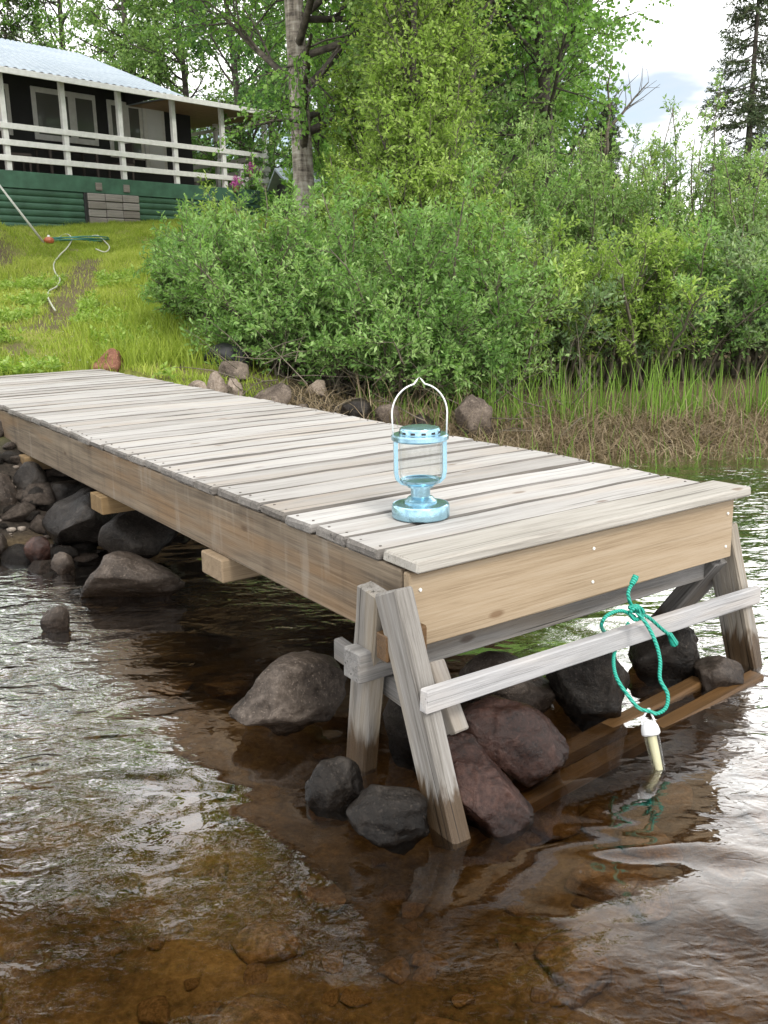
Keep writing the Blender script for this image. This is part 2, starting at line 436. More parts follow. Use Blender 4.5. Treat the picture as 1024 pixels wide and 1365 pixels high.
def ground_mat():
    k = NT('ground')
    p = k.pos(); sp = k.n('ShaderNodeSeparateXYZ'); k.l(p, sp.inputs[0])
    n1 = k.noise(p, .9, 6, .6); n2 = k.noise(p, 9, 5, .65); n3 = k.noise(p, 45, 4, .7); n4 = k.noise(p, 3.0, 6, .65)
    grass = k.ramp(k.math('ADD', k.math('MULTIPLY', n1, .5), k.math('MULTIPLY', n2, .5)), [(.36, (.09, .105, .022)), (.5, (.16, .18, .035)), (.64, (.24, .22, .07))])
    soil = k.ramp(n3, [(.3, (.045, .03, .02)), (.6, (.11, .08, .055)), (.8, (.2, .15, .11))])
    bed = k.ramp(k.math('ADD', k.math('MULTIPLY', n4, .6), k.math('MULTIPLY', n3, .4)), [(.38, (.033, .022, .010)), (.5, (.088, .059, .026)), (.64, (.19, .136, .065))])
    g = k.mix(k.attr('soil'), grass, soil)
    dark = k.ramp(n3, [(.3, (.012, .010, .008)), (.6, (.035, .028, .022)), (.8, (.075, .06, .047))])
    g = k.mix(k.attr('shore'), g, dark)
    c = k.mix(k.mapr(sp.outputs[2], -.02, .06), bed, g)
    return k.done(k.bsdf(c, .9, normal=k.bump(n3, .7, .02), spec=.2).outputs[0])
M['ground'] = ground_mat()

def water_mat():
    k = NT('lake water')
    p = k.pos()
    mask = k.mapr(k.noise(p, 1.1, 3), .40, .60, .08, 1.0)
    dd = k.n('ShaderNodeVectorMath', operation='DISTANCE'); k.l(p, dd.inputs[0]); dd.inputs[1].default_value = (.05, 2.05, 0)   # lee of the trestle
    mask = k.math('MULTIPLY', mask, k.mapr(dd.outputs['Value'], .45, 1.15, .12, 1.0))
    a = k.noise(k.map(p, (2.6, 5.0, 1), (0, 0, .45)), 1.0, 1, .4, .5)
    b = k.noise(k.map(p, (6.5, 11, 1), (0, 0, -.25)), 1.0, 1, .4, 1.2)
    c = k.noise(k.map(p, (26, 44, 1), (0, 0, .3)), 1.0, 1, .4, 1.2)
    h = k.math('ADD', k.math('MULTIPLY', a, .55), k.math('MULTIPLY', k.math('MULTIPLY', b, .48), mask))
    h = k.math('ADD', h, k.math('MULTIPLY', k.math('MULTIPLY', c, .115), mask))
    nb = k.bump(h, 1.0, .020)
    fr = k.n('ShaderNodeFresnel'); fr.inputs[0].default_value = 1.33; k.l(nb, fr.inputs[1])
    fac = k.math('MAXIMUM', k.math('MINIMUM', k.math('MULTIPLY', k.math('SUBTRACT', fr.outputs[0], .031), 9.0), .95), .010)
    tr = k.n('ShaderNodeBsdfTransparent'); tr.inputs[0].default_value = (.93, .88, .78, 1)
    gl = k.n('ShaderNodeBsdfGlossy'); gl.inputs['Roughness'].default_value = .0; k.l(nb, gl.inputs['Normal'])
    mx = k.n('ShaderNodeMixShader'); k.l(fac, mx.inputs[0]); k.l(tr.outputs[0], mx.inputs[1]); k.l(gl.outputs[0], mx.inputs[2])
    va = k.n('ShaderNodeVolumeAbsorption'); va.inputs[0].default_value = (.82, .67, .42, 1); va.inputs[1].default_value = 2.2
    k.l(va.outputs[0], k.out.inputs['Volume'])
    return k.done(mx.outputs[0])
M['water'] = water_mat()
M['pebble'] = rock_mat('shore gravel', (.06, .05, .04), (.14, .115, .095), (.27, .235, .20), wet=True)

# ------------------------------------------------------------------ terrain
SHORE = np.array([(-400, -90), (-60, -12), (-8, 1.6), (-4, 2.75), (-2.4, 3.35), (-1.6, 3.95), (-1.15, 4.8), (-.7, 5.9), (-.1, 6.35), (.8, 6.35), (1.75, 6.15), (3, 6.3), (5, 6.7), (9, 7.6), (40, 14), (400, 60)], float)
def shore_d(X, Y):
    X = np.asarray(X, float); Y = np.asarray(Y, float)
    best = np.full(X.shape, 1e9); sgn = np.ones(X.shape)
    for A, B in zip(SHORE[:-1], SHORE[1:]):
        d = B - A; L = d @ d
        t = np.clip(((X - A[0]) * d[0] + (Y - A[1]) * d[1]) / L, 0, 1)
        qx = X - A[0] - t * d[0]; qy = Y - A[1] - t * d[1]
        r = np.hypot(qx, qy); cr_ = d[0] * (Y - A[1]) - d[1] * (X - A[0])
        m = r < best; best = np.where(m, r, best); sgn = np.where(m, np.sign(cr_), sgn)
    return best * sgn
def vnoise(X, Y, sc, seed=0):
    x = X * sc + seed * 17.13; y = Y * sc + seed * 9.71
    xi = np.floor(x).astype(np.int64); yi = np.floor(y).astype(np.int64); fx = x - xi; fy = y - yi
    fx = fx * fx * (3 - 2 * fx); fy = fy * fy * (3 - 2 * fy)
    def hh(a, b):
        n = (a * 374761393 + b * 668265263 + seed * 1013) & 0x7fffffff
        n = ((n ^ (n >> 13)) * 1274126177) & 0x7fffffff
        return ((n ^ (n >> 16)) & 0xffff) / 65535.0
    return (hh(xi, yi) * (1 - fx) + hh(xi + 1, yi) * fx) * (1 - fy) + (hh(xi, yi + 1) * (1 - fx) + hh(xi + 1, yi + 1) * fx) * fy
YL = [0, 4.0, 5.0, 6.2, 7.3, 9, 11.5, 14, 17.5, 19.5, 24, 40, 400]
ZL = [.1, .15, .33, .46, .53, .74, 1.06, 1.44, 2.04, 2.36, 2.85, 3.6, 4.0]
YR = [0, 6.5, 8, 11, 15, 30, 400]
ZR = [.04, .05, .20, .45, .62, .75, .8]
def gz(X, Y):
    X = np.asarray(X, float); Y = np.asarray(Y, float)
    d = shore_d(X, Y)
    b = np.clip((X + 2.2) / 3.4, 0, 1); b = b * b * (3 - 2 * b)
    land = np.interp(Y, YL, ZL) * (1 - b) + np.interp(Y, YR, ZR) * b
    # earth mound at the left of the slope
    land = land + .62 * np.exp(-(((X + 6.35) / .8) ** 2 + ((Y - 15.4) / 1.1) ** 2))
    s = np.clip(d / 1.0, 0, 1); s = s * s * (3 - 2 * s)
    bed = -.03 - .26 * (1 - np.exp(np.minimum(d, 0) / 1.4)) - .10 * (1 - np.exp(np.minimum(d, 0) / 6))
    z = np.where(d > 0, bed * (1 - s) + land * s, bed)
    amp = np.clip(np.abs(d) / 2, .15, 1)
    lu_ = (X - .046) * .8231 + (Y - 2.082) * .5678; lv0 = -(X - .046) * .5678 + (Y - 2.082) * .8231
    near = np.exp(-np.hypot(X, Y) / 60)
    z = z + near * amp * ((vnoise(X, Y, .8, 1) - .5) * .14 + (vnoise(X, Y, 2.6, 2) - .5) * .06) + near * (vnoise(X, Y, 7, 3) - .5) * .025
    z = np.where((lu_ > -.15) & (lu_ < 1.4) & (lv0 < 5.95), np.minimum(z, .44), z)
    return z
def soil_mask(X, Y):
    d = shore_d(X, Y)
    m = np.clip(1.3 - d * 1.1, 0, 1)
    m = np.maximum(m, np.clip((X + 1.9 + (Y - 8) * .02) / 1.2, 0, 1) * .9)                       # under the shrubs
    for a, b in (((-3.35, 9.6), (-4.0, 12.6)), ((-4.0, 12.6), (-4.55, 15.2))):                    # trodden path
        A = np.array(a); D = np.array(b) - A; t = np.clip(((X - A[0]) * D[0] + (Y - A[1]) * D[1]) / (D @ D), 0, 1)
        r = np.hypot(X - A[0] - t * D[0], Y - A[1] - t * D[1])
        m = np.maximum(m, np.clip(1.5 - r / .24, 0, 1) * .85)
    r = np.hypot((X + 6.1) / .8, (Y - 14.6) / .55); m = np.maximum(m, np.clip(1.6 - r * 1.4, 0, 1))   # bare earth
    n = vnoise(X, Y, 1.7, 5) * .6 + vnoise(X, Y, 5, 6) * .4
    m = np.maximum(m, np.clip((n - .66) * 6, 0, .8))
    return np.clip(m, 0, 1)
def axis(fine0, fine1, step, lim0, lim1):
    a = list(np.arange(fine0, fine1 + 1e-6, step)); s = step
    hi = [a[-1]];
    while hi[-1] < lim1: s *= 1.25; hi.append(hi[-1] + s)
    s = step; lo = [a[0]]
    while lo[-1] > lim0: s *= 1.25; lo.append(lo[-1] - s)
    return np.array(lo[:0:-1] + a + hi[1:])
gx = axis(-9, 6, .07, -700, 700); gy = axis(-1, 20, .08, -500, 1200)
GX, GY = np.meshgrid(gx, gy, indexing='xy')
GZ = gz(GX, GY)
V = np.stack([GX, GY, GZ], -1).reshape(-1, 3)
nx, ny = len(gx), len(gy)
ii, jj = np.meshgrid(np.arange(nx - 1), np.arange(ny - 1))
idx = (jj * nx + ii).ravel()
Fq = np.stack([idx, idx + 1, idx + nx + 1, idx + nx], -1)
g = mesh('ground', V, Fq, M['ground'], None, True, {'soil': soil_mask(GX, GY).ravel(), 'shore': (np.clip(1.9 - shore_d(GX, GY) * 1.0, 0, 1) * np.clip((.6 - GX) / 1.0, .45, 1)).ravel()})
tag(g, 'grassy bank sloping down to the brown lake bed', kind='structure')

# lake water: one closed body, its bottom below the bed
bm = bmesh.new()
bmesh.ops.create_cube(bm, size=1.0)
for v in bm.verts: v.co = Vector((v.co.x * 1300, v.co.y * 900 - 50, 0.0 if v.co.z > 0 else -3.0))
w = bm_obj('water', bm, M['water']); tag(w, 'clear brown rippled lake water', kind='structure')

# ------------------------------------------------------------------ dock
A_D = math.radians(34.6); DZ = 0.57; DW = 1.25
U = np.array([math.cos(A_D), math.sin(A_D), 0]); VV = np.array([-math.sin(A_D), math.cos(A_D), 0])
DO = np.array([0.046, 2.082, 0.0])
dock = empty('wooden_dock', tuple(DO), A_D)
tag(dock, 'weathered wooden plank dock reaching from the grassy bank over the water', 'dock')
def dl(px, py, u=None, v=None, z=None):
    """local dock coordinates of a line of sight on one plane"""
    d = ray(px, py); o = np.array([0, 0, CAM_Z])
    if u is not None: t = ((DO - o) @ U + u) / (d @ U)
    elif v is not None: t = ((DO - o) @ VV + v) / (d @ VV)
    else: t = (z - CAM_Z) / d[2]
    q = o + d * t - DO
    return np.array([q @ U, q @ VV, q[2]])
TH = .028
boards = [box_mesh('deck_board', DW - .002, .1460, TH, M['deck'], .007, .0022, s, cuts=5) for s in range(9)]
M['edge'] = wood('weathered board edge with gap shade', (.20, .185, .17), (.12, .11, .10), (.05, .045, .04), crack=1.0, knots=False)  # weathered end tone; also paints the shade of the gaps onto sides and bevels
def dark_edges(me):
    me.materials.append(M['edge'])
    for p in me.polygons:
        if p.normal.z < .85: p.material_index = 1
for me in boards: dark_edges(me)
v0 = .105; n_b = 37; pitch = .1575
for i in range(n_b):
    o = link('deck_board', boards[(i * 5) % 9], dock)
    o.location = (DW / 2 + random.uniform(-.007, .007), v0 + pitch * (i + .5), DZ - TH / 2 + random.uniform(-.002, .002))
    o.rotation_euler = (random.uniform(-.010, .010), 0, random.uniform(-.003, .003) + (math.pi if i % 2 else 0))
nb_ = bmesh.new(); bmesh.ops.create_cone(nb_, cap_ends=True, segments=8, radius1=.0042, radius2=.0035, depth=.002)
nm_ = bpy.data.meshes.new('nail'); nb_.to_mesh(nm_); nb_.free(); nm_.materials.append(M['nail'])
for i, bo in enumerate([o for o in dock.children if o.name.startswith('deck_board')][:18]):
    for sx in (-1, 1):
        for sy in (-1, 1):
            o = link('nail', nm_, bo); o.location = (sx * (DW / 2 - .03 + random.uniform(-.006, .006)), sy * .040 + random.uniform(-.006, .006), TH / 2 + .0012)
fb = link('front_board', box_mesh('front_board', DW + .03, .142, TH, M['deck_front'], .005, .0015, 3, cuts=4), dock)
fb.location = (DW / 2 + .022, .030, DZ - TH / 2 + .003)
tag(fb, 'front edge board laid a little askew over the fascia')
Ltot = v0 + n_b * pitch
def dbox(name, u0, u1, va, vb, z0, z1, m, along='u', bev=.004, seed=0):
    if along == 'u':
        o = link(name, box_mesh(name, u1 - u0, vb - va, z1 - z0, m, bev, .0012, seed, 4), dock)
    else:
        o = link(name, box_mesh(name, vb - va, u1 - u0, z1 - z0, m, bev, .0012, seed, 6), dock); o.rotation_euler = (0, 0, math.pi / 2)
    o.location = ((u0 + u1) / 2, (va + vb) / 2, (z0 + z1) / 2)
    return o
zt = DZ - TH - .002
st = dbox('side_beam', .006, .054, .022, Ltot - .02, zt - .195, zt, M['stringer'], 'v')
tag(st, 'stained side beam with water marks')
dbox('side_beam', DW - .054, DW - .006, .022, Ltot - .02, zt - .195, zt, M['stringer'], 'v', seed=2)
dbox('side_beam', DW / 2 - .024, DW / 2 + .024, .06, Ltot - .05, zt - .19, zt - .002, M['stringer'], 'v', seed=3)
fa = dbox('fascia_board', .006, DW - .004, -.012, .018, zt - .190, zt - .003, M['fascia'])
tag(fa, 'warm yellow pine front fascia board')
scr = bmesh.new(); bmesh.ops.create_cone(scr, cap_ends=True, segments=8, radius1=.005, radius2=.004, depth=.003)
sm = bpy.data.meshes.new('screw'); scr.to_mesh(sm); scr.free(); sm.materials.append(M['wire'])
for u_, z_ in ((.035, zt - .045), (.035, zt - .150), (DW - .035, zt - .045), (DW - .035, zt - .150), (DW / 2, zt - .05), (DW / 2, zt - .145)):
    o = link('screw', sm, dock); o.location = (u_, -.0135, z_); o.rotation_euler = (math.pi / 2, 0, 0)
# cross beams poking out under the side beam
for (px, py, wd) in ((288, 722, .16), (133, 652, .15), (34, 605, .12)):
    q = dl(px, py, u=.0)
    b = dbox('cross_beam', -.022, DW + .02, q[1] - wd / 2, q[1] + wd / 2, zt - .275, zt - .197, M['block'], seed=int(px))
# trestle at the lake end -------------------------------------------------
uL = -.055
def leg(name, top, bot, uu, w, t, m, seed):
    A = dl(*top, u=uu); B = dl(*bot, u=uu)
    d = (B - A) / np.linalg.norm(B - A); B = B + d * .05
    return bar(name, A, B, w, t, m, dock, side=np.cross(d, (1, 0, 0)), bev=.006, wob=.0025, seed=seed)
leg('leg', (524, 786), (596, 1098), uL, .095, .050, M['leg'], 1)
leg('leg', (499, 784), (483, 1000), uL + .012, .085, .046, M['leg'], 2)
br = bar('leg_brace', dl(573, 885, u=.055), dl(606, 978, u=.055), .07, .045, M['grey_wood'], dock, side=(0, 1, 0), seed=5)
leg('leg', (960, 700), (993, 884), DW + .045, .105, .046, M['leg'], 3)
q0 = dl(962, 742, u=DW + .02); q1 = dl(868, 815, u=DW - .12)
bar('leg', q0, q0 + (np.array([DW + .02, q0[1] + .34, -.12]) - q0), .12, .05, M['grey_wood'], dock, side=(1, 0, 0), seed=6)
# head beam under the fascia, tie boards and the climbing rail
hb = dbox('head_beam', -.10, DW + .03, .055, .125, zt - .275, zt - .197, M['grey_wood'], seed=7)
tq = dl(463, 871, u=uL + .06)
bar('tie_board', (uL + .062, tq[1] + .05, tq[2]), (uL + .062, tq[1] - .34, tq[2] - .03), .06, .028, M['grey_wood'], dock, side=(0, 0, 1), seed=8)
eb = dl(512, 862, u=uL - .02)
bar('end_block', (uL - .028, eb[1], eb[2]), (uL + .09, eb[1], eb[2]), .065, .045, M['sill'], dock, side=(0, 0, 1), seed=9)
# rail on the front faces of both front legs
def front_v(top, bot, uu, z, w=.095):
    A = dl(*top, u=uu); B = dl(*bot, u=uu); t = (z - A[2]) / (B[2] - A[2]); c = A + (B - A) * t
    d = (B - A) / np.linalg.norm(B - A); return c[1] - w / 2 / abs(d[2])
zl = .30
for _ in range(4):
    vl = front_v((524, 786), (596, 1098), uL, zl); ql = dl(590, 926, v=vl - .014); zl = ql[2]
zr = .3
for _ in range(4):
    vr = front_v((960, 700), (993, 884), DW + .045, zr, .105); qr = dl(990, 798, v=vr - .014); zr = qr[2]
RA = np.array([uL - .03, vl - .016, zl - .0]); RB = np.array([DW + .075, vr - .016, zr + .0])
bar('climbing_rail', RA, RB, .053, .026, M['rail'], dock, side=(0, 0, 1), bev=.003, seed=10)
# soaked sill planks at water level
for (a, b_, w_, z_, sd) in (((610, 1120), (1006, 905), .05, -.006, 11), ((650, 1060), (930, 912), .05, -.004, 12)):
    A = dl(*a, z=z_ - .035); B = dl(*b_, z=z_)
    bar('sill_plank', A, B + (B - A) * .01, .052, .04, M['sill'], dock, side=(0, 1, 0), bev=.005, seed=sd)

# ------------------------------------------------------------------ rocks
def rock_shape(name, rx, ry, rz, seed, m, sub=4, facets=13, ang=False):
    r = np.random.default_rng(seed)
    bm = bmesh.new(); bmesh.ops.create_icosphere(bm, subdivisions=sub, radius=1.0)
    me = bpy.data.meshes.new(name); bm.to_mesh(me); bm.free()
    n = len(me.vertices); co = np.empty(n * 3, np.float32); me.vertices.foreach_get('co', co); co = co.reshape(-1, 3).astype(float)
    for _ in range(facets):
        d = r.normal(size=3); d[2] *= .8; d /= np.linalg.norm(d); k = r.uniform(.42, .85) if ang else r.uniform(.60, .92)
        s = co @ d; ex = np.maximum(s - k, 0); co -= ex[:, None] * d * (.93 if ang else .80)
    off = r.uniform(-50, 50, 3)
    disp = np.array([mnoise.fractal(Vector(c * 1.7 + off), .9, 2.1, 5) for c in co])
    nrm = co / (np.linalg.norm(co, axis=1, keepdims=True) + 1e-9)
    d2 = np.array([mnoise.fractal(Vector(c * 5.5 + off * 1.3), .8, 2.2, 4) for c in co]) if sub > 3 else 0 * disp
    co = co + nrm * (disp * .10 + d2 * .012)[:, None]
    ext = np.abs(co).max(0)
    co = co / ext * np.array([rx, ry, rz])
    me.vertices.foreach_set('co', co.astype(np.float32).ravel())
    me.polygons.foreach_set('use_smooth', np.ones(len(me.polygons), dtype=bool))
    me.materials.append(m); me.update()
    return me
def on_ground(px, py, lift=.02):
    d = ray(px, py); o = np.array([0, 0, CAM_Z]); t = 2.0
    T_ = np.arange(2.0, 40.0, .01); Q_ = o[None] + d[None] * T_[:, None]
    hit = np.nonzero(Q_[:, 2] < gz(Q_[:, 0], Q_[:, 1]) + lift)[0]
    q = Q_[hit[0]] if len(hit) else Q_[-1]
    return np.array([q[0], q[1], float(gz(q[0], q[1])) + lift])
def place_rock(name, l, r_, t, b, seed, m, label, cat='rock', group=None, zb=0.0, dry=0.0, rot=0.0, deep=.85, tilt=(0, 0), sub=4, ang=False, dist=None):
    """a boulder whose outline spans l..r_, t..b in the picture, standing at height zb"""
    cxp = (l + r_) / 2
    if zb is None: zb = float(on_ground(cxp, b, 0)[2])
    base = at_z(cxp, b, zb); y0 = base[1]
    if dist: y0 = dist; zb = float(gz(at_y(cxp, b, dist)[0], dist))
    dpt = y0; rx = (r_ - l) / 2 / F_PX * dpt
    ry = rx * deep
    yc = y0 + ry * .75
    rx = (r_ - l) / 2 / F_PX * yc
    top = at_y(cxp, t, yc + ry * .1)[2]
    top = max(top, zb + .03)
    sink = max(.06, (top - zb) * .35) if not dry else dry
    c = at_y(cxp, b, yc)
    rz = (top - zb + sink) / 2
    o = link(name, rock_shape(name, rx * 1.05, ry, rz, seed, m, sub, 13, ang))
    o.location = (c[0], yc, top - rz); o.rotation_euler = (tilt[0], tilt[1], rot)
    return tag(o, label, cat, group)
place_rock('boulder', 302, 470, 872, 988, 21, M['rock_grey'], 'large pale grey boulder in the water left of the trestle legs', 'boulder', rot=.2, ang=True, sub=5)
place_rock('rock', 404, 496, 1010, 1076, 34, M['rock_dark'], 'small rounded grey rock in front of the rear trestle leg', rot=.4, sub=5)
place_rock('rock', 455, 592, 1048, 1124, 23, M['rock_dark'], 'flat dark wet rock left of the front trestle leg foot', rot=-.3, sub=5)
def long_rock(A, B, wr, hr, seed, m, label):
    A, B = Vector(A), Vector(B); x = B - A; L = x.length; x.normalize()
    y_ = Vector((0, 0, 1)).cross(x).normalized(); z_ = x.cross(y_); c = (A + B) / 2 - z_ * hr * .55
    o = link('boulder', rock_shape('boulder', L * .56, wr, hr, seed, m, 5, 12, True))
    o.matrix_world = Matrix(((x.x, y_.x, z_.x, c.x), (x.y, y_.y, z_.y, c.y), (x.z, y_.z, z_.z, c.z), (0, 0, 0, 1)))
    return tag(o, label, 'boulder')
long_rock(at_z(612, 975, .20), at_z(722, 1078, .03), .098, .105, 42, M['rock_red'], 'long red-brown wet boulder right beside the front trestle leg')
long_rock(at_z(640, 930, .22), at_z(782, 1014, .03), .092, .105, 25, M['rock_red'], 'dark red wet boulder behind the sill plank under the climbing rail')
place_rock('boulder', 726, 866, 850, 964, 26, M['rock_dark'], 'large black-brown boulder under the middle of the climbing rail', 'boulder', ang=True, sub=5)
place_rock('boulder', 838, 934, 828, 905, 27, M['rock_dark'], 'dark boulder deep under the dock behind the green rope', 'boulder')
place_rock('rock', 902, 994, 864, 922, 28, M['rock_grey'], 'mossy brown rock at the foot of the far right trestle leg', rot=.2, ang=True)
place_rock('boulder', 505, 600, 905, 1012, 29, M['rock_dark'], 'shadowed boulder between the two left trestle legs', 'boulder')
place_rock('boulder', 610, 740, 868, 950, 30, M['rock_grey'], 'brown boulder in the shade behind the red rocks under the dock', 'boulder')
# bank of rubble under the left side of the dock
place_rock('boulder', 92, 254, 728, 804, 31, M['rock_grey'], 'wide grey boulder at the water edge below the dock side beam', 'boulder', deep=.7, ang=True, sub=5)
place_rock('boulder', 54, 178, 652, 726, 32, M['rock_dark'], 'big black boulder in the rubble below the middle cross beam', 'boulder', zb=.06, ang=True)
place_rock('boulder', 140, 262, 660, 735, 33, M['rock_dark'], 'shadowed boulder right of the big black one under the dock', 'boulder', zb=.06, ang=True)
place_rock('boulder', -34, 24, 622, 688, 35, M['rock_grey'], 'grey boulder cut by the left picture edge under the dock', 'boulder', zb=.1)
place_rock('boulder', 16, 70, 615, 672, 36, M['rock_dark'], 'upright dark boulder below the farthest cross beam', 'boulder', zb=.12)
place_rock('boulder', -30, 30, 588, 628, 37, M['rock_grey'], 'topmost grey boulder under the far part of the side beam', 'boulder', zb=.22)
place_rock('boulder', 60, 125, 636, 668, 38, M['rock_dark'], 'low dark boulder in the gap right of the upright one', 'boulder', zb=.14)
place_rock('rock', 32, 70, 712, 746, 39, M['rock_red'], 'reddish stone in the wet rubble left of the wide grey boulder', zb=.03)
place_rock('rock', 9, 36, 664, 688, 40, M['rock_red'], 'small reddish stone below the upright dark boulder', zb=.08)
place_rock('rock', 56, 98, 806, 842, 41, M['rock_grey'], 'small flat grey stone standing alone in the water left of the dock', deep=.6)
place_rock('rock', 66, 100, 735, 760, 43, M['rock_grey'], 'flat grey stone touching the left tip of the wide boulder', zb=.02)
# shore rocks beyond the dock
AG = dict(zb=None, ang=True)
place_rock('rock', 250, 280, 506, 532, 51, M['rock_pale'], 'small pale pink rock beyond the dock edge, leftmost of the pale ones', **AG)
place_rock('rock', 274, 304, 494, 530, 61, M['rock_pale'], 'pale pink rock in the middle of the pale group beyond the dock edge', **AG)
place_rock('rock', 300, 324, 498, 534, 62, M['rock_pale'], 'pale rock at the right end of the pale group beyond the dock edge', **AG)
place_rock('rock', 288, 332, 474, 508, 52, M['rock_brown'], 'brown rock resting above the pale pink rocks', **AG)
place_rock('rock', 328, 392, 505, 548, 53, M['rock_brown'], 'dark brown rock right of the pale pink group', **AG)
place_rock('rock', 408, 442, 506, 532, 54, M['rock_pale'], 'small tan rock under the willow stems', **AG)
place_rock('rock', 384, 420, 530, 556, 55, M['rock_brown'], 'greenish brown stone just behind the dock edge', **AG)
place_rock('rock', 452, 500, 528, 566, 56, M['rock_dark'], 'shaded dark rock at the shore left of the lantern handle', **AG)
place_rock('rock', 500, 536, 536, 572, 63, M['rock_brown'], 'brown stone touching the lantern handle on its left', **AG)
place_rock('rock', 596, 662, 526, 586, 57, M['rock_brown'], 'smooth tilted grey-brown slab right of the lantern handle', tilt=(.1, .42), **AG)
place_rock('rock', 540, 580, 546, 580, 58, M['rock_dark'], 'dark low stone seen through the lantern handle', **AG)
place_rock('rock', 120, 174, 464, 500, 59, M['rock_rust'], 'rusty orange stone at the land end of the dock', dist=7.7, ang=True)
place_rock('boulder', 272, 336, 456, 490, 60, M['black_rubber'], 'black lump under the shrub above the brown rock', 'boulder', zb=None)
# countless look-alikes: small stones of the rubble
sm_shapes = [rock_shape('stone', 1, .8, .55, 200 + i, M['rock_dark' if i % 3 else 'rock_grey'], 3, 22) for i in range(8)]
n_st = 0
for _ in range(2500):
    px, py = random.uniform(-60, 270), random.uniform(600, 830)
    q = at_z(px, py, .03); x, y = q[0], q[1]
    d = float(shore_d(x, y))
    if d < -.35 or d > 1.3 or n_st > 230: continue
    s = random.uniform(.025, .06) if n_st % 4 else random.uniform(.06, .13)
    o = link('stone', sm_shapes[n_st % 8]); z = float(gz(x, y))
    o.location = (x, y, z + s * .25); o.scale = (s, s, s); o.rotation_euler = (random.uniform(-.3, .3), random.uniform(-.3, .3), random.uniform(0, 6))
    tag(o, '%s %s stone %s in the rubble left of the dock' % ('fist-sized' if s < .06 else 'head-sized', 'grey-brown' if (n_st % 8) % 3 == 0 else 'blackish', 'standing in the shallow water' if d < 0 else ('near the water line' if d < .45 else 'high on the bank')), 'stone', 'small stones in the rubble'); n_st += 1
bed_shapes = [rock_shape('bed_stone', 1, .75, .42, 230 + i, M['rock_bed'], 3, 14, True) for i in range(6)]
for i in range(150):
    px, py = random.uniform(-60, 1080), random.uniform(850, 1420)
    q = at_z(px, py, -.25); s = random.uniform(.05, .15) if i % 4 == 0 else random.uniform(.018, .05)
    o = link('bed_stone', bed_shapes[i % 6]); z = float(gz(q[0], q[1]))
    o.location = (q[0], q[1], z + s * .06); o.scale = (s, s, s); o.rotation_euler = (0, 0, random.uniform(0, 6))
    tag(o, '%s brown stone lying on the lake bed %s' % ('large flat silt-covered' if i % 4 == 0 else 'small silt-covered', 'left of the trestle' if px < 430 else ('in front of the trestle' if px < 720 else 'right of the trestle')), 'stone', 'stones on the lake bed')

# gravel and shore litter: nobody could count it
def scatter_poly(name, base_V, base_F, pos, scale, rz, m, tint=None, smooth=False):
    n = len(pos); c, s_ = np.cos(rz), np.sin(rz)
    bv = base_V[None] * scale[:, None, None]
    X = bv[..., 0] * c[:, None] - bv[..., 1] * s_[:, None]; Y = bv[..., 0] * s_[:, None] + bv[..., 1] * c[:, None]
    Vx = np.stack([X, Y, bv[..., 2]], -1) + pos[:, None]
    Fx = (base_F[None] + (np.arange(n) * len(base_V))[:, None, None]).reshape(-1, base_F.shape[1])
    return mesh(name, Vx.reshape(-1, 3), Fx, m, None, smooth)
tmp = rock_shape('tmp', 1, .8, .6, 77, M['pebble'], 1, 5)
pv = np.array([v.co[:] for v in tmp.vertices]); pf = np.array([p.vertices[:] for p in tmp.polygons]); bpy.data.meshes.remove(tmp)
N = 16000
x = rng.uniform(-4.2, 5.5, N); y = rng.uniform(2.4, 8.6, N); d = shore_d(x, y)
k = (d > -.55) & (d < .95) & (rng.uniform(size=N) < np.exp(-np.maximum(d, 0) * 1.2))
x, y = x[k], y[k]
pos = np.stack([x, y, gz(x, y) + .003], -1)
gr = scatter_poly('shore_gravel', pv, pf, pos, rng.uniform(.006, .03, len(x)) ** 1.0, rng.uniform(0, 6.3, len(x)), M['pebble'])
tag(gr, 'dark gravel along the water line', 'gravel', kind='stuff')

# ------------------------------------------------------------------ lantern
lq = dl(561, 688, z=DZ)
lp = DO + U * lq[0] + VV * lq[1]
lan = empty('lantern', (lp[0], lp[1], DZ + .0005), math.radians(8))
tag(lan, 'light blue metal lantern with glass and tall wire handle standing on the dock', 'lantern')
ML = M['lantern']
lathe('base', [(.0, .0), (.078, .0), (.0805, .003), (.0805, .031), (.078, .036), (.0755, .034), (.073, .037), (.050, .041), (0, .041)], ML, lan, 40)
lathe('stem', [(.045, .039), (.045, .046), (.040, .049), (.034, .056), (.027, .058), (.027, .082), (.036, .084), (.036, .090), (0, .090)], ML, lan, 28)
lathe('burner_dish', [(.030, .088), (.046, .092), (.054, .099), (.056, .106), (.053, .105), (.049, .100), (.0, .098)], ML, lan, 32)
lathe('glass_cylinder', [(.036, .100), (.048, .106), (.056, .116), (.058, .128), (.058, .212), (.055, .220)], M['glass'], lan, 36)
lathe('top_ring', [(.060, .212), (.074, .213), (.0785, .217), (.0785, .227), (.074, .231), (.050, .232)], ML, lan, 40)
cap = lathe('cap', [(.056, .230), (.056, .243), (.053, .248), (.036, .252), (.014, .254), (0, .2545)], ML, lan, 36)
for k_ in range(12):
    a = 2 * math.pi * k_ / 12
    o = link('vent_hole', box_mesh('vent_hole', .012, .002, .006, M['black_rubber'], 0), cap)
    o.location = (.0557 * math.cos(a), .0557 * math.sin(a), .237); o.rotation_euler = (0, 0, a + math.pi / 2)
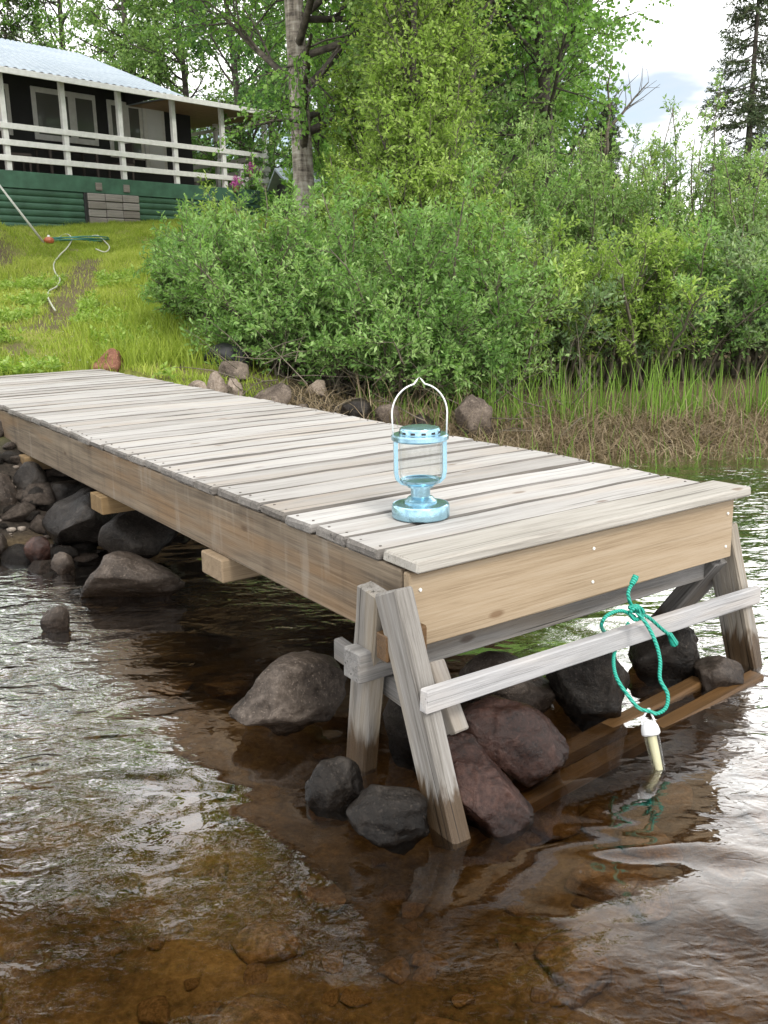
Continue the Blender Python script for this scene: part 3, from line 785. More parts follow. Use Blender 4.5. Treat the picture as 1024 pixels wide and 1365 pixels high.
for s_ in (-1, 1):
    prof = [(.034, .088), (.052, .093), (.066, .106), (.070, .124), (.070, .214)]
    Vp, Fp = [], []
    for r_, z_ in prof:
        for dy_, dr in ((-.008, -.008), (.008, -.008), (.008, .003), (-.008, .003)): Vp.append((s_ * (r_ + dr), dy_, z_))
    for i in range(len(prof) - 1):
        for j in range(4): Fp.append((i * 4 + j, i * 4 + (j + 1) % 4, i * 4 + 4 + (j + 1) % 4, i * 4 + 4 + j))
    Fp += [(0, 1, 2, 3), (16, 17, 18, 19)]
    mesh('strap', Vp, Fp, ML, lan)
hp = []
for t in np.linspace(-1, 1, 33):
    a = t * math.pi / 2
    hp.append((.076 * math.sin(a) if abs(t) < .999 else .076 * t, 0, .285 + .082 * math.cos(a) + .018 * max(0, 1 - abs(t) / .12)))
hp = [(-.074, 0, .222)] + hp + [(.074, 0, .222)]
ho = tube_obj('wire_handle', hp, .0024, M['wire'], lan, 6)
ho.rotation_euler = (0, 0, 0)

# ------------------------------------------------------------------ rope and thermometer
def rp(px, py, dv=0.0):
    """world point on the vertical plane of the rail, dv towards the lake"""
    lo = dl(px, py, v=(RA[1] + RB[1]) / 2 + ((dl(px, py, v=RA[1])[0] - RA[0]) / (RB[0] - RA[0]) - .5) * (RB[1] - RA[1]) - dv)
    return DO + U * lo[0] + VV * lo[1] + np.array([0, 0, lo[2]])
rope = empty('green_rope', tuple(rp(848, 800, .02)))
tag(rope, 'turquoise green rope knotted round the climbing rail and hanging down in a loop', 'rope')
ro = np.array(rope.location)
def rpart(name, pts, r=.0050):
    P = np.array([rp(*p) for p in pts]) - ro
    return tube_obj(name, P, r, M['rope'], rope, 8, True, 6)
def zp(px, py):
    return at_z(px, py, ZK - (py - 812) * (ZK - .13) / 136.0) - ro
ZK = rp(848, 812, .035)[2]
LP = [rp(845, 812, .035) - ro] + [zp(*p) for p in ((862, 832), (874, 856), (880, 880), (880, 905), (890, 925), (888, 943), (876, 951), (866, 948), (852, 944), (838, 928), (822, 903))] + [rp(818, 878, .022) - ro, rp(824, 858, -.03) - ro, rp(838, 830, -.035) - ro]
tube_obj('hanging_loop', LP, .0050, M['rope'], rope, 8, True, 6)

rpart('wrap', [(846, 822, .032), (828, 814, .030), (810, 820, .022), (802, 832, .010), (806, 842, -.022), (822, 850, -.03)])
rpart('tail', [(846, 816, .034), (839, 800, .034), (838, 788, .03), (846, 772, .03)])
rpart('tail', [(850, 816, .036), (866, 824, .044), (882, 838, .046), (896, 849, .046)])
fr = np.array(rp(896, 850, .046)) - ro
rpart('knot', [(838, 810, .034), (850, 808, .046), (858, 818, .046), (848, 826, .046), (840, 818, .040), (848, 810, .050), (856, 824, .044)], .0056)
rpart('frayed_end', [(893, 845, .046), (896, 852, .046), (899, 858, .046)], [.007, .010, .012])
rpart('frayed_end', [(842, 779, .03), (846, 772, .03), (848, 767, .03)], [.007, .009, .008])
tA = at_z(868, 978, .078); tB = at_z(880, 1032, -.012)
tdir = (tB - tA) / np.linalg.norm(tB - tA)
th = empty('floating_thermometer', tuple(tA))
zax = Vector(-tdir); th.rotation_euler = zax.to_track_quat('Z', 'Y').to_euler()
tag(th, 'white capped clear float hanging from the green rope at the water', 'float')
lathe('cap', [(.0, .034), (.006, .033), (.014, .030), (.021, .020), (.0235, .008), (.0235, .0), (.020, -.004), (0, -.004)], M['white_plastic'], th, 24)
LT = float(np.linalg.norm(tB - tA))
lathe('tube', [(.0, -.003), (.0185, -.004), (.019, -.02), (.0165, -LT * .6), (.0145, -LT * .92), (.010, -LT), (0, -LT)], M['bottle'], th, 24)
lathe('scale_insert', [(.0, -.004), (.012, -.006), (.011, -LT * .55), (.0095, -LT * .9), (0, -LT * .93)], paint('pale yellow insert', (.44, .43, .34), .5, .15), th, 16)
iv = th.matrix_basis.inverted() if False else None
bpy.context.view_layer.update()
minv = th.matrix_world.inverted()
for sx in (-1, 1):
    P = [minv @ Vector(p) for p in (at_z(866 + sx * 8, 972, .088), at_z(864 + sx * 8, 960, .108), at_z(865, 944, .135))]
    tube_obj('cord', [tuple(p) for p in P], .0028, M['white_plastic'], th, 6, True, 4)

# ------------------------------------------------------------------ house
HS = np.array([.6496, .7603, 0]); HT = np.array([-.7603, .6496, 0])
H0 = np.array([-7.53, 20.2, 0]); HZ = 3.60
house = empty('cabin', (H0[0], H0[1], HZ), math.atan2(HS[1], HS[0]))
tag(house, 'dark cabin with white veranda railing, green skirting and pale blue metal roof', 'cabin')
def hbox(name, s0, s1, t0, t1, z0, z1, m, parent=None, bev=.006):
    o = link(name, box_mesh(name, s1 - s0, t1 - t0, z1 - z0, m, bev), house)
    o.location = ((s0 + s1) / 2, (t0 + t1) / 2, (z0 + z1) / 2)
    if parent is not None:
        o.parent = parent; o.location = Vector(o.location) - Vector(parent.location)
    return o
SL, SR = -5.0, 7.2
hbox('veranda_floor', SL, SR, -.04, 1.6, -.10, 0.0, M['soffit'])
hbox('veranda_floor', 6.1, SR, 1.602, 4.1, -.10, 0.0, M['soffit'])
hbox('wall', 4.2, 6.07, 1.602, 1.75, -.9, 1.93, M['black_wall'])
hbox('wall', SL, 4.198, 1.602, 1.75, -.9, 2.50, M['black_wall'])
hbox('wall', 5.92, 6.07, 1.752, 4.1, -.9, 1.93, M['black_wall'])
# green skirting: trim board, then rounded logs one by one
hbox('trim_board', SL, SR + .05, -.10, -.045, -.34, -.005, M['green_paint'])
hbox('trim_board', SR - .005, SR + .05, -.043, 4.1, -.34, -.006, M['green_paint'])
def log(name, s0, s1, t, z, r, m, along='s'):
    n = 14; Vp = []; Fp = []
    for e in (s0, s1):
        for k_ in range(n):
            a = 2 * math.pi * k_ / n
            Vp.append((e, t + r * .5 * math.cos(a), z + r * math.sin(a)) if along == 's' else (t + r * .5 * math.cos(a), e, z + r * math.sin(a)))
    for k_ in range(n): Fp.append((k_, (k_ + 1) % n, n + (k_ + 1) % n, n + k_))
    Fp += [tuple(range(n))[::-1], tuple(range(n, 2 * n))]
    return mesh(name, Vp, Fp, m, house, False)
for k_ in range(9):
    log('skirting_log', SL, 1.62, -.05, -.41 - k_ * .135, .068, M['green_log'])
    log('skirting_log', 3.05, SR, -.05, -.41 - k_ * .135, .068, M['green_log'])
    log('skirting_log', -.02, 4.1, SR - .02, -.41 - k_ * .135, .068, M['green_log'], 't')
for k_ in range(6):
    z1 = -.345 - k_ * .17
    for j in range(3):
        a = 1.70 + j * .445 + (.2 if k_ % 2 else 0) * 0
        hbox('grey_plank', a + .004, a + .438, -.14 + random.uniform(-.012, .012), -.02, z1 - .160, z1 - .004, M['grey_stone'], bev=.012)
hbox('door_edge', 1.62, 1.69, -.12, -.02, -1.5, -.345, M['black_wall'])
for s_ in (1.93, 2.65): hbox('bracket', s_, s_ + .16, -.13, -.103, -.28, -.12, M['grey_stone'])
# railing
posts = [-1.4, 0, 1.37, 2.77, 4.25, 5.73, 7.14]
for s_ in posts: hbox('post', s_ - .055, s_ + .055, -.055, .045, 0.002, 1.86, M['white_paint'])
for t_ in (1.9, 3.9): hbox('post', 7.085, 7.195, t_ - .05, t_ + .05, 0.002, 1.86, M['white_paint'])
for z_ in (.18, .48, .80):
    hbox('rail', SL, 7.24, -.085, -.058, z_, z_ + .115, M['white_paint'])
    hbox('rail', 7.198, 7.225, -.056, 4.0, z_ + .002, z_ + .113, M['white_paint'])
for s_ in (6.3,): hbox('short_post', s_ - .04, s_ + .04, -.052, .03, .002, .55, M['white_paint'])
# windows and door in the front wall
def window(s0, s1, z0, z1, bars_):
    wd = hbox('window', s0, s1, 1.560, 1.598, z0, z1, M['white_paint'])
    edges = [s0] + bars_ + [s1]
    for a, b in zip(edges[:-1], edges[1:]):
        hbox('pane', a + .10, b - .10, 1.552, 1.558, z0 + .12, z1 - .12, M['pane'], wd, bev=0)
window(-1.0, 1.07, .95, 2.00, [.0]); window(1.60, 3.24, .92, 2.04, [2.6]); window(3.56, 4.54, .70, 2.0, [4.05])
dr = hbox('door', 4.56, 5.20, 1.545, 1.598, .42, 1.99, M['white_paint'])
hbox('door_panel', 4.66, 5.10, 1.535, 1.544, 1.20, 1.88, M['white_plastic'], dr)
hbox('door_panel', 4.66, 5.10, 1.535, 1.544, .52, 1.08, M['white_plastic'], dr)
hbox('handle', 4.60, 4.64, 1.51, 1.544, 1.12, 1.16, M['wire'], dr)
# roof: hipped, with ribs up the slope
e0, e1, ef, eb_, zr0, zr1 = -6.0, 7.75, -.35, 7.3, 1.90, 3.40
r0, r1, tm = -3.2, 4.0, 3.5
def slope(name, c, n, amp=.018, wl=.19):
    """corrugated panel between eave edge (c0,c1) and ridge edge (c3,c2)"""
    c = [np.array(q, float) for q in c]
    L = np.linalg.norm(c[1] - c[0]); k_ = int(L / wl * 4); rows = 6; Vp, Fp = [], []
    nr = np.cross(c[1] - c[0], c[3] - c[0]); nr /= np.linalg.norm(nr)
    for j in range(rows + 1):
        v = j / rows; a = c[0] + (c[3] - c[0]) * v; b = c[1] + (c[2] - c[1]) * v
        for i in range(k_ + 1):
            u = i / k_; p = a + (b - a) * u
            Vp.append(p + nr * (amp * (1 if (i % 4) in (1, 2) else 0) + .025 * (1 - (v * rows) % 1) * 0))
    for j in range(rows):
        for i in range(k_): q = j * (k_ + 1) + i; Fp.append((q, q + 1, q + k_ + 2, q + k_ + 1))
    return mesh(name, Vp, Fp, M['roof'], house)
e2 = 4.35
slope('roof_slope', [(e0, ef, zr0), (e2, ef, zr0), (e2 - .2, tm, zr1), (r0, tm, zr1)], 1)
slope('roof_slope', [(e2, eb_, zr0), (e0, eb_, zr0), (r0, tm, zr1), (e2 - .2, tm, zr1)], 1)
slope('roof_slope', [(e0, eb_, zr0), (e0, ef, zr0), (r0, tm, zr1), (r0, tm, zr1)], 1)
mesh('gable_wall', [(e2 - .25, ef + .3, zr0 + .03), (e2 - .25, eb_ - .3, zr0 + .03), (e2 - .25, tm, zr1 - .1)], [(0, 1, 2)], M['black_wall'], house)
mesh('porch_roof', [(e2 - .2, ef, zr0 - .004), (e1, ef, zr0 - .004), (e1, 4.2, zr0 + .16), (e2 - .2, 4.2, zr0 + .16), (e2 - .2, ef, zr0 - .034), (e1, ef, zr0 - .034), (e1, 4.2, zr0 + .13), (e2 - .2, 4.2, zr0 + .13)],
     [(0, 1, 2, 3), (7, 6, 5, 4), (0, 4, 5, 1), (1, 5, 6, 2), (2, 6, 7, 3), (3, 7, 4, 0)], M['roof'], house)
hbox('fascia', e0, e1 + .02, ef - .03, ef, zr0 - .12, zr0 - .004, M['white_paint'])
hbox('fascia', e1 - .008, e1 + .02, ef + .002, 4.2, zr0 - .10, zr0 - .005, M['white_paint'])
k0 = .03
mesh('soffit', [(e0 + k0, ef + k0, zr0 - .05), (e2 - .22, ef + k0, zr0 - .05), (e2 - .22, 1.75, zr0 + .66), (e0 + k0, 1.75, zr0 + .66)], [(3, 2, 1, 0)], M['soffit'], house)
mesh('soffit', [(e2 - .2, ef + k0, zr0 - .05), (e1 - k0, ef + k0, zr0 - .05), (e1 - k0, 4.15, zr0 + .11), (e2 - .2, 4.15, zr0 + .11)], [(3, 2, 1, 0)], M['soffit_light'], house)
hbox('soffit_beam', SL, 4.1, .05, .13, zr0 + .02, zr0 + .10, M['soffit'])
# things on the veranda
def table(s_, t_):
    tb = empty('veranda_table', tuple(H0 + HS * s_ + HT * t_ + np.array([0, 0, HZ])), math.atan2(HS[1], HS[0]))
    tag(tb, 'dark table on the veranda behind the railing', 'table')
    o = link('table_top', box_mesh('table_top', 1.3, .7, .04, M['dark_furniture']), tb); o.location = (0, 0, .66)
    for a in (-1, 1):
        for b in (-1, 1):
            o = link('leg', box_mesh('leg', .05, .05, .64, M['dark_furniture']), tb); o.location = (a * .58, b * .28, .32)
table(1.9, .85)
def chair(s_, t_, rz, lab):
    tb = empty('veranda_chair', tuple(H0 + HS * s_ + HT * t_ + np.array([0, 0, HZ])), math.atan2(HS[1], HS[0]) + rz)
    tag(tb, lab, 'chair', 'veranda chairs')
    o = link('seat', box_mesh('seat', .45, .45, .05, M['dark_furniture']), tb); o.location = (0, 0, .43)
    o = link('backrest', box_mesh('backrest', .45, .05, .45, M['dark_furniture']), tb); o.location = (0, .22, .70)
    for a in (-1, 1):
        for b in (-1, 1):
            o = link('leg', box_mesh('leg', .04, .04, .40, M['dark_furniture']), tb); o.location = (a * .19, b * .19, .20)
chair(.7, .85, 1.4, 'dark chair at the left end of the veranda table')
chair(3.3, .85, -1.4, 'dark chair below the veranda door at the table\'s right end')
# flowers hung on the railing
def flowers(s_, z_, lab, seed):
    f = empty('pink_flowers', tuple(H0 + HS * s_ + HT * -.16 + np.array([0, 0, HZ + z_])))
    tag(f, lab, 'flowers', 'pink flowers on the railing')
    r = np.random.default_rng(seed)
    Vp, Fp = [], []
    for c in r.normal(size=(45, 3)) * .06:
        for k_ in range(5):
            a = k_ * 1.2566 + r.uniform(0, .5); i = len(Vp); t_ = r.normal(size=3) * .01
            Vp += [c, c + [.03 * math.cos(a - .4), .01, .03 * math.sin(a - .4)] + t_, c + [.042 * math.cos(a), -.015, .042 * math.sin(a)], c + [.03 * math.cos(a + .4), .01, .03 * math.sin(a + .4)]]
            Fp.append((i, i + 1, i + 2, i + 3))
    tag(mesh('petals', Vp, Fp, M['pink'], f), kind='stuff')
    o = lathe('pot', [(0, -.24), (.06, -.24), (.09, -.10), (.085, -.10), (0, -.11)], M['soffit'], f, 14)
flowers(6.5, .52, 'bright pink flowers hanging on the veranda railing near its corner', 3)
flowers(5.95, .14, 'pink flowers low on the veranda railing left of the bright ones', 4)
# small shed behind the birch trunk
sh = at_y(432, 252, 24.0)
shed = empty('shed', (sh[0], sh[1], float(gz(sh[0], sh[1])) - .1), .3)
tag(shed, 'small dark shed with a pale roof half hidden behind the birch trunk', 'shed')
ztop = sh[2] - shed.location.z + .15
o = link('wall', box_mesh('wall', 2.0, 1.6, ztop, M['black_wall']), shed); o.location = (0, 0, ztop / 2)
for a in (-.75, -.2):
    o = link('window_frame', box_mesh('window_frame', .3, .04, .3, M['white_paint']), shed); o.location = (a, -.82, ztop - .28)
    p_ = link('pane', box_mesh('pane', .2, .03, .2, M['pane'], 0), o); p_.location = (0, -.02, 0)
mesh('roof', [(-1.2, -1.1, ztop - .06), (1.2, -1.1, ztop - .06), (1.2, 0, ztop + .32), (-1.2, 0, ztop + .32), (1.2, 1.1, ztop - .06), (-1.2, 1.1, ztop - .06),
              (-1.2, -1.1, ztop - .12), (1.2, -1.1, ztop - .12), (1.2, 0, ztop + .26), (-1.2, 0, ztop + .26), (1.2, 1.1, ztop - .12), (-1.2, 1.1, ztop - .12)],
     [(0, 1, 2, 3), (3, 2, 4, 5), (7, 6, 9, 8), (8, 9, 11, 10), (0, 6, 7, 1), (5, 4, 10, 11), (1, 7, 8, 2), (2, 8, 10, 4), (0, 3, 9, 6), (3, 5, 11, 9)], M['roof'], shed)

# ------------------------------------------------------------------ hose, pole and other things on the slope
hc = on_ground(104, 324)
coil = empty('garden_hose', tuple(hc)); tag(coil, 'coiled green garden hose on the grass in front of the cabin', 'hose')
pts = []
for a in np.linspace(0, 2 * math.pi * 5.3, 150):
    r_ = .36 + .05 * math.sin(a * 2.3) + .006 * a
    pts.append((r_ * math.cos(a), r_ * .9 * math.sin(a) + .05 * math.sin(a * .7), .02 + .0018 * a + .015 * math.sin(a * 1.7)))
tube_obj('coil', pts, .011, M['hose_green'], coil, 6)
wp = [(76, 318), (88, 312), (96, 318), (90, 330), (80, 340), (72, 352), (74, 364), (80, 372), (76, 382), (66, 388), (64, 396), (70, 408), (74, 414)]
wg = [on_ground(*p, .06) for p in wp]; w0 = wg[0]
pl = tube_obj('pale_hose', [tuple(q - w0) for q in wg], .011, M['hose_pale'], None, 6, True, 6); pl.location = tuple(w0)
tag(pl, 'thin pale hose winding down the grass slope', 'hose')
wp = [(118, 316), (130, 314), (140, 322), (146, 330), (140, 336), (128, 332)]
wg = [on_ground(*p, .07) for p in wp]; w1 = wg[0]
pl = tube_obj('pale_hose', [tuple(q - w1) for q in wg], .011, M['hose_pale'], None, 6, True, 6); pl.location = tuple(w1)
tag(pl, 'short loop of pale hose right of the green coil', 'hose')
og = on_ground(66, 325)
oh = empty('orange_float', tuple(og)); oh.scale = (.65, .65, .5); tag(oh, 'orange plastic lump lying at the foot of the leaning pole', 'float')
lathe('body', [(0, 0), (.09, .01), (.13, .07), (.13, .13), (.09, .20), (.03, .22), (0, .22)], M['orange'], oh, 16)
lathe('neck', [(.035, .21), (.035, .26), (.02, .28), (0, .28)], M['white_plastic'], oh, 10)
pa = at_y(-6, 240, og[1] - .6); pb = og + np.array([-.08, -.05, .02])
po = tube_obj('leaning_pole', [tuple(pb - pb), tuple((pa - pb) * .5), tuple(pa - pb + (pa - pb) * .25)], [.022, .018, .014], M['white_paint'], None, 8); po.location = tuple(pb)
tag(po, 'long thin white pole leaning over the grass at the left edge', 'pole')

# ------------------------------------------------------------------ plants
def grow(P, R, n, L, ang, r, tr=(.2, 1.0), Mp=5, up=0.0, jit=.12, rad=.5, rmin=.003, taper=.5, flat=0.0):
    K, m0, _ = P.shape
    t = (np.arange(n)[None] + r.uniform(0, 1, (K, n))) / n * (tr[1] - tr[0]) + tr[0]
    f = t * (m0 - 1); i = np.clip(f.astype(int), 0, m0 - 2); w_ = (f - i)[..., None]
    kk = np.arange(K)[:, None]
    base = P[kk, i] * (1 - w_) + P[kk, i + 1] * w_
    T = P[kk, i + 1] - P[kk, i]; T /= np.linalg.norm(T, axis=-1, keepdims=True) + 1e-9
    Rb = (R[kk, i] * (1 - w_[..., 0]) + R[kk, i + 1] * w_[..., 0]) * rad
    q = r.normal(size=T.shape); q[..., 2] *= (1 - flat)
    q -= T * (q * T).sum(-1, keepdims=True); q /= np.linalg.norm(q, axis=-1, keepdims=True) + 1e-9
    a = r.uniform(ang[0], ang[1], t.shape)[..., None]
    d = (np.cos(a) * T + np.sin(a) * q).reshape(-1, 3)
    ln = (L * r.uniform(.6, 1.25, t.shape) * (1 - taper * (t - tr[0]) / (tr[1] - tr[0] + 1e-9))).reshape(-1)
    Q = np.empty((K * n, Mp, 3)); Q[:, 0] = base.reshape(-1, 3)
    for j in range(1, Mp):
        d = d + r.normal(size=d.shape) * jit; d[:, 2] += up
        d /= np.linalg.norm(d, axis=1, keepdims=True) + 1e-9
        Q[:, j] = Q[:, j - 1] + d * (ln / (Mp - 1))[:, None]
    Rb = np.maximum(Rb.reshape(-1), rmin)
    RR = Rb[:, None] * np.linspace(1, .35, Mp)[None]
    return Q, np.maximum(RR, rmin * .6)
def leaves(P, n, ll, lw, r, tr=(.1, 1.0), spread=1.0, droop=0.0, upn=.6, stems=None):
    """n leaves along each twig: folded four-point blades"""
    K, m0, _ = P.shape
    t = (np.arange(n)[None] + r.uniform(0, 1, (K, n))) / n * (tr[1] - tr[0]) + tr[0]
    f = t * (m0 - 1); i = np.clip(f.astype(int), 0, m0 - 2); w_ = (f - i)[..., None]; kk = np.arange(K)[:, None]
    b = (P[kk, i] * (1 - w_) + P[kk, i + 1] * w_).reshape(-1, 3)
    T = (P[kk, i + 1] - P[kk, i]).reshape(-1, 3); T /= np.linalg.norm(T, axis=-1, keepdims=True) + 1e-9
    q = r.normal(size=T.shape); q -= T * (q * T).sum(-1, keepdims=True); q /= np.linalg.norm(q, axis=-1, keepdims=True) + 1e-9
    d = T * r.uniform(.3, .9, (len(T), 1)) + q * spread * r.uniform(.5, 1.1, (len(T), 1)); d[:, 2] -= droop
    d /= np.linalg.norm(d, axis=1, keepdims=True) + 1e-9
    nr = r.normal(size=d.shape); nr[:, 2] += upn * 2; s = np.cross(d, nr); s /= np.linalg.norm(s, axis=1, keepdims=True) + 1e-9
    nn = np.cross(s, d)
    sz = r.uniform(.6, 1.2, (len(d), 1)); l_ = ll * sz; w2 = lw * sz * .5
    v0_ = b; v1 = b + d * l_ * .45 + s * w2 + nn * w2 * .35; v2 = b + d * l_; v3 = b + d * l_ * .45 - s * w2 + nn * w2 * .35
    Vx = np.stack([v0_, v1, v2, v3], 1).reshape(-1, 3)
    j = np.arange(len(d)) * 4
    Fx = np.concatenate([np.stack([j, j + 1, j + 2], 1), np.stack([j, j + 2, j + 3], 1)])
    tw = r.normal(.5, .13, K)
    if stems is not None: tw = tw + np.repeat(stems, K // len(stems))
    tint = np.clip(np.repeat(tw, n) + r.normal(0, .16, K * n), 0, 1)
    return Vx, Fx, np.repeat(tint, 4)
def join(parts):
    Vs, Fs, o = [], [], 0
    for V_, F_ in parts: Vs.append(V_); Fs.append(F_ + o); o += len(V_)
    return np.vstack(Vs), np.vstack(Fs)
def plant(name, loc, label, cat, group, wood_parts, leaf_parts, mw, ml, wname='branches', trunk=None):
    root = empty(name, tuple(loc)); tag(root, label, cat, group)
    if trunk is not None:
        V_, F_ = tubes(trunk[0], trunk[1], 9); mesh('trunk', V_, F_, trunk[2] if len(trunk) > 2 else mw, root, True)
    if wood_parts:
        V_, F_ = join([tubes(P, R, s_) for P, R, s_ in wood_parts]); mesh(wname, V_, F_, mw, root)
    if leaf_parts:
        Vs = np.vstack([a[0] for a in leaf_parts]); o = np.cumsum([0] + [len(a[0]) for a in leaf_parts[:-1]])
        Fs = np.vstack([a[1] + k_ for a, k_ in zip(leaf_parts, o)]); tt = np.concatenate([a[2] for a in leaf_parts])
        mesh('crown', Vs, Fs, ml, root, False, {'tint': tt})
    return root

def shrub(px, dist, top_py, rad, label, seed, ml='leaf_willow', low=.35, dens=1.0, group='willow shrubs on the bank', ll=.054, lw=.020, name='willow_shrub'):
    r = np.random.default_rng(seed)
    x = at_y(px, 380, dist)[0]; z0 = float(gz(x, dist)) - .03
    Ht = at_y(px, top_py, dist)[2] - z0
    ns = int(20 + 10 * rad)
    az = r.uniform(0, 2 * np.pi, ns); out = r.uniform(.0, 1.0, ns) ** .6
    Mp = 8; P = np.empty((ns, Mp, 3)); tt = np.linspace(0, 1, Mp)
    hh = Ht * (1.0 - .45 * out ** 2) * r.uniform(.62, 1.10, ns)
    bx = r.normal(0, .10 * rad + .05, (ns, 2))
    for j, t in enumerate(tt):
        P[:, j, 0] = bx[:, 0] + np.cos(az) * out * rad * (t ** .9) + r.normal(0, .03, ns) * t
        P[:, j, 1] = bx[:, 1] + np.sin(az) * out * rad * (t ** .9) + r.normal(0, .03, ns) * t
        P[:, j, 2] = hh * (t ** (1.0 - .25 * out))
    R = np.full((ns, 1), .016) * np.linspace(1, .25, Mp)[None] * r.uniform(.7, 1.3, (ns, 1))
    Q1, R1 = grow(P, R, 9, .40 * max(.8, rad), (.4, 1.1), r, (low * .30, .98), 5, .05, .14, .55, .0035, .45)
    Q2, R2 = grow(Q1, R1, 5, .24, (.35, 1.0), r, (.2, 1.0), 4, .06, .14, .6, .0022, .3)
    tw = int(12 * dens)
    so = r.normal(0, .17, ns)
    lv = [leaves(Q2, tw, ll, lw, r, stems=so), leaves(Q1, 7, ll * 1.15, lw * 1.1, r, (.35, 1.0), stems=so), leaves(P, 9, ll * 1.2, lw, r, (.6, 1.0), stems=so)]
    return plant(name, (x, dist, z0), label, 'shrub', group, [(P, R, 5), (Q1, R1, 3), (Q2, R2, 3)], lv, M['bark_twig'], M[ml])
SHR = [
 (268, 9.3, 300, .45, 'small loose willow shrub at the left edge of the thicket beside the grass', 'leaf_willow', .25),
 (335, 8.7, 262, .80, 'broad willow shrub above the black lump and the pale pink rock', 'leaf_willow', .4),
 (405, 8.5, 278, .90, 'willow shrub in front of the birch trunk foot', 'leaf_willow', .5),
 (500, 8.2, 250, .90, 'willow shrub directly behind the lantern', 'leaf_willow', .45),
 (600, 8.2, 262, .90, 'willow shrub behind the lantern handle with low hanging branches', 'leaf_willow', .4),
 (690, 8.6, 270, .80, 'willow shrub at the left end of the reed strip', 'leaf_lime', .5),
 (765, 8.7, 292, .75, 'silvery green shrub above the middle of the reeds', 'leaf_silver', .5),
 (850, 8.8, 300, .80, 'willow shrub above the reeds below the alder', 'leaf_lime', .5),
 (930, 8.9, 290, .80, 'willow shrub in front of the spruce foot', 'leaf_willow', .45),
 (1010, 8.8, 312, .75, 'silvery shrub at the right picture edge behind the reeds', 'leaf_silver', .4),
 (1095, 8.9, 300, .75, 'willow shrub cut off by the right picture edge', 'leaf_willow', .4),
 (480, 10.2, 225, .85, 'light green shrub rising behind the front willows near the birch', 'leaf_lime', .4),
 (560, 10.4, 110, 1.0, 'tall light green willow left of the middle with upright shoots', 'leaf_lime', .4),
 (650, 10.6, 130, 1.0, 'tall dense willow under the big birch crown', 'leaf_willow', .4),
 (735, 10.8, 195, .90, 'green shrub at the foot of the dark trunk', 'leaf_birch_pale', .4),
 (810, 11.0, 185, .85, 'shrub below the bare forked tree', 'leaf_birch_pale', .4),
 (995, 11.0, 215, .90, 'shrub at the foot of the spruce', 'leaf_birch_pale', .4),
 (455, 7.85, 385, .55, 'low willow branches spreading over the shore left of the lantern', 'leaf_willow', .12),
 (545, 7.75, 380, .6, 'low willow seen inside and around the lantern handle', 'leaf_willow', .12),
 (640, 7.85, 375, .6, 'low willow above the tilted slab', 'leaf_willow', .15),
 (370, 8.0, 390, .5, 'low willow branches over the tan rock', 'leaf_willow', .35),
 (905, 11.8, 105, .75, 'young alder with upright twigs left of the spruce', 'leaf_birch_pale', .2),
 (955, 12.2, 190, .75, 'leafy young tree between the alder and the spruce', 'leaf_birch_pale', .2),
 (785, 12.2, 165, .60, 'small bushy alder below the bare forked tree', 'leaf_birch_pale', .2),
 (850, 11.6, 215, .65, 'low leafy growth between the two alders', 'leaf_lime', .2),
 (1040, 11.4, 230, .8, 'tall shrub right of the spruce at the picture edge', 'leaf_birch_pale', .2),
 (690, 11.4, 140, .85, 'tall bushy willow in front of the dark trunk', 'leaf_birch_pale', .2),
 (330, 10.8, 268, .8, 'low shrub hiding the foot of the green skirting', 'leaf_lime', .3),
]
for i, (px, ds, ty, rad, lab, ml, low) in enumerate(SHR):
    shrub(px, ds, ty, rad, lab, 500 + i, ml, low, 1.0)

def tree(name, px, dist, H, r0_, label, seed, ml, mb, lean=(0, 0), n1=22, L1=2.4, ang1=(.7, 1.3), up1=.05, n2=9, L2=.9, n3=6, L3=.5, droop=-.10, nl=12, ll=.05, lw=.04, t0=.25, group='birches and other leafy trees', taper=.6, mtw='bark_dark', px_py=380):
    r = np.random.default_rng(seed)
    x = at_y(px, px_py, dist)[0]; z0 = float(gz(x, dist)) - .1
    Mt = 12; tt = np.linspace(0, 1, Mt)
    P = np.zeros((1, Mt, 3)); P[0, :, 2] = tt * H
    P[0, :, 0] = lean[0] * tt ** 1.3 + np.cumsum(r.normal(0, .03, Mt)) * tt; P[0, :, 1] = lean[1] * tt + np.cumsum(r.normal(0, .03, Mt)) * tt
    R = (r0_ * (1 - tt) ** .8 + .012)[None]
    Q1, R1 = grow(P, R, n1, L1, ang1, r, (t0, .99), 7, up1, .10, .42, .010, taper)
    Q2, R2 = grow(Q1, R1, n2, L2, (.5, 1.1), r, (.22, 1.0), 5, droop * .3, .14, .5, .005, .45)
    Q3, R3 = grow(Q2, R2, n3, L3, (.3, 1.0), r, (.2, 1.0), 5, droop, .12, .5, .0028, .2)
    lv = [leaves(Q3, nl, ll, lw, r, (.1, 1), 1.0, .15, .3), leaves(Q2, 6, ll, lw, r, (.4, 1), 1.0, .15, .3)]
    return plant(name, (x, dist, z0), label, 'tree', group, [(Q1, R1, 5), (Q2, R2, 4), (Q3, R3, 3)], lv, M[mtw], M[ml], trunk=(P, R, M[mb]))
tree('birch_tree', 412, 14.0, 15.5, .15, 'tall birch with grey trunk right of the cabin', 601, 'leaf_birch', 'bark_birch', (-.45, 0), 62, 3.1, (.8, 1.5), -.02, 9, 1.3, 8, .75, -.20, 15, .064, .05, .12)
tree('birch_tree', 512, 11.5, 7.5, .030, 'slender young birch with white trunk in the thicket', 602, 'leaf_birch_pale', 'bark_white', (.35, 0), 16, .8, (.5, 1.0), .06, 6, .5, 5, .35, -.06, 9, .05, .04, .45)
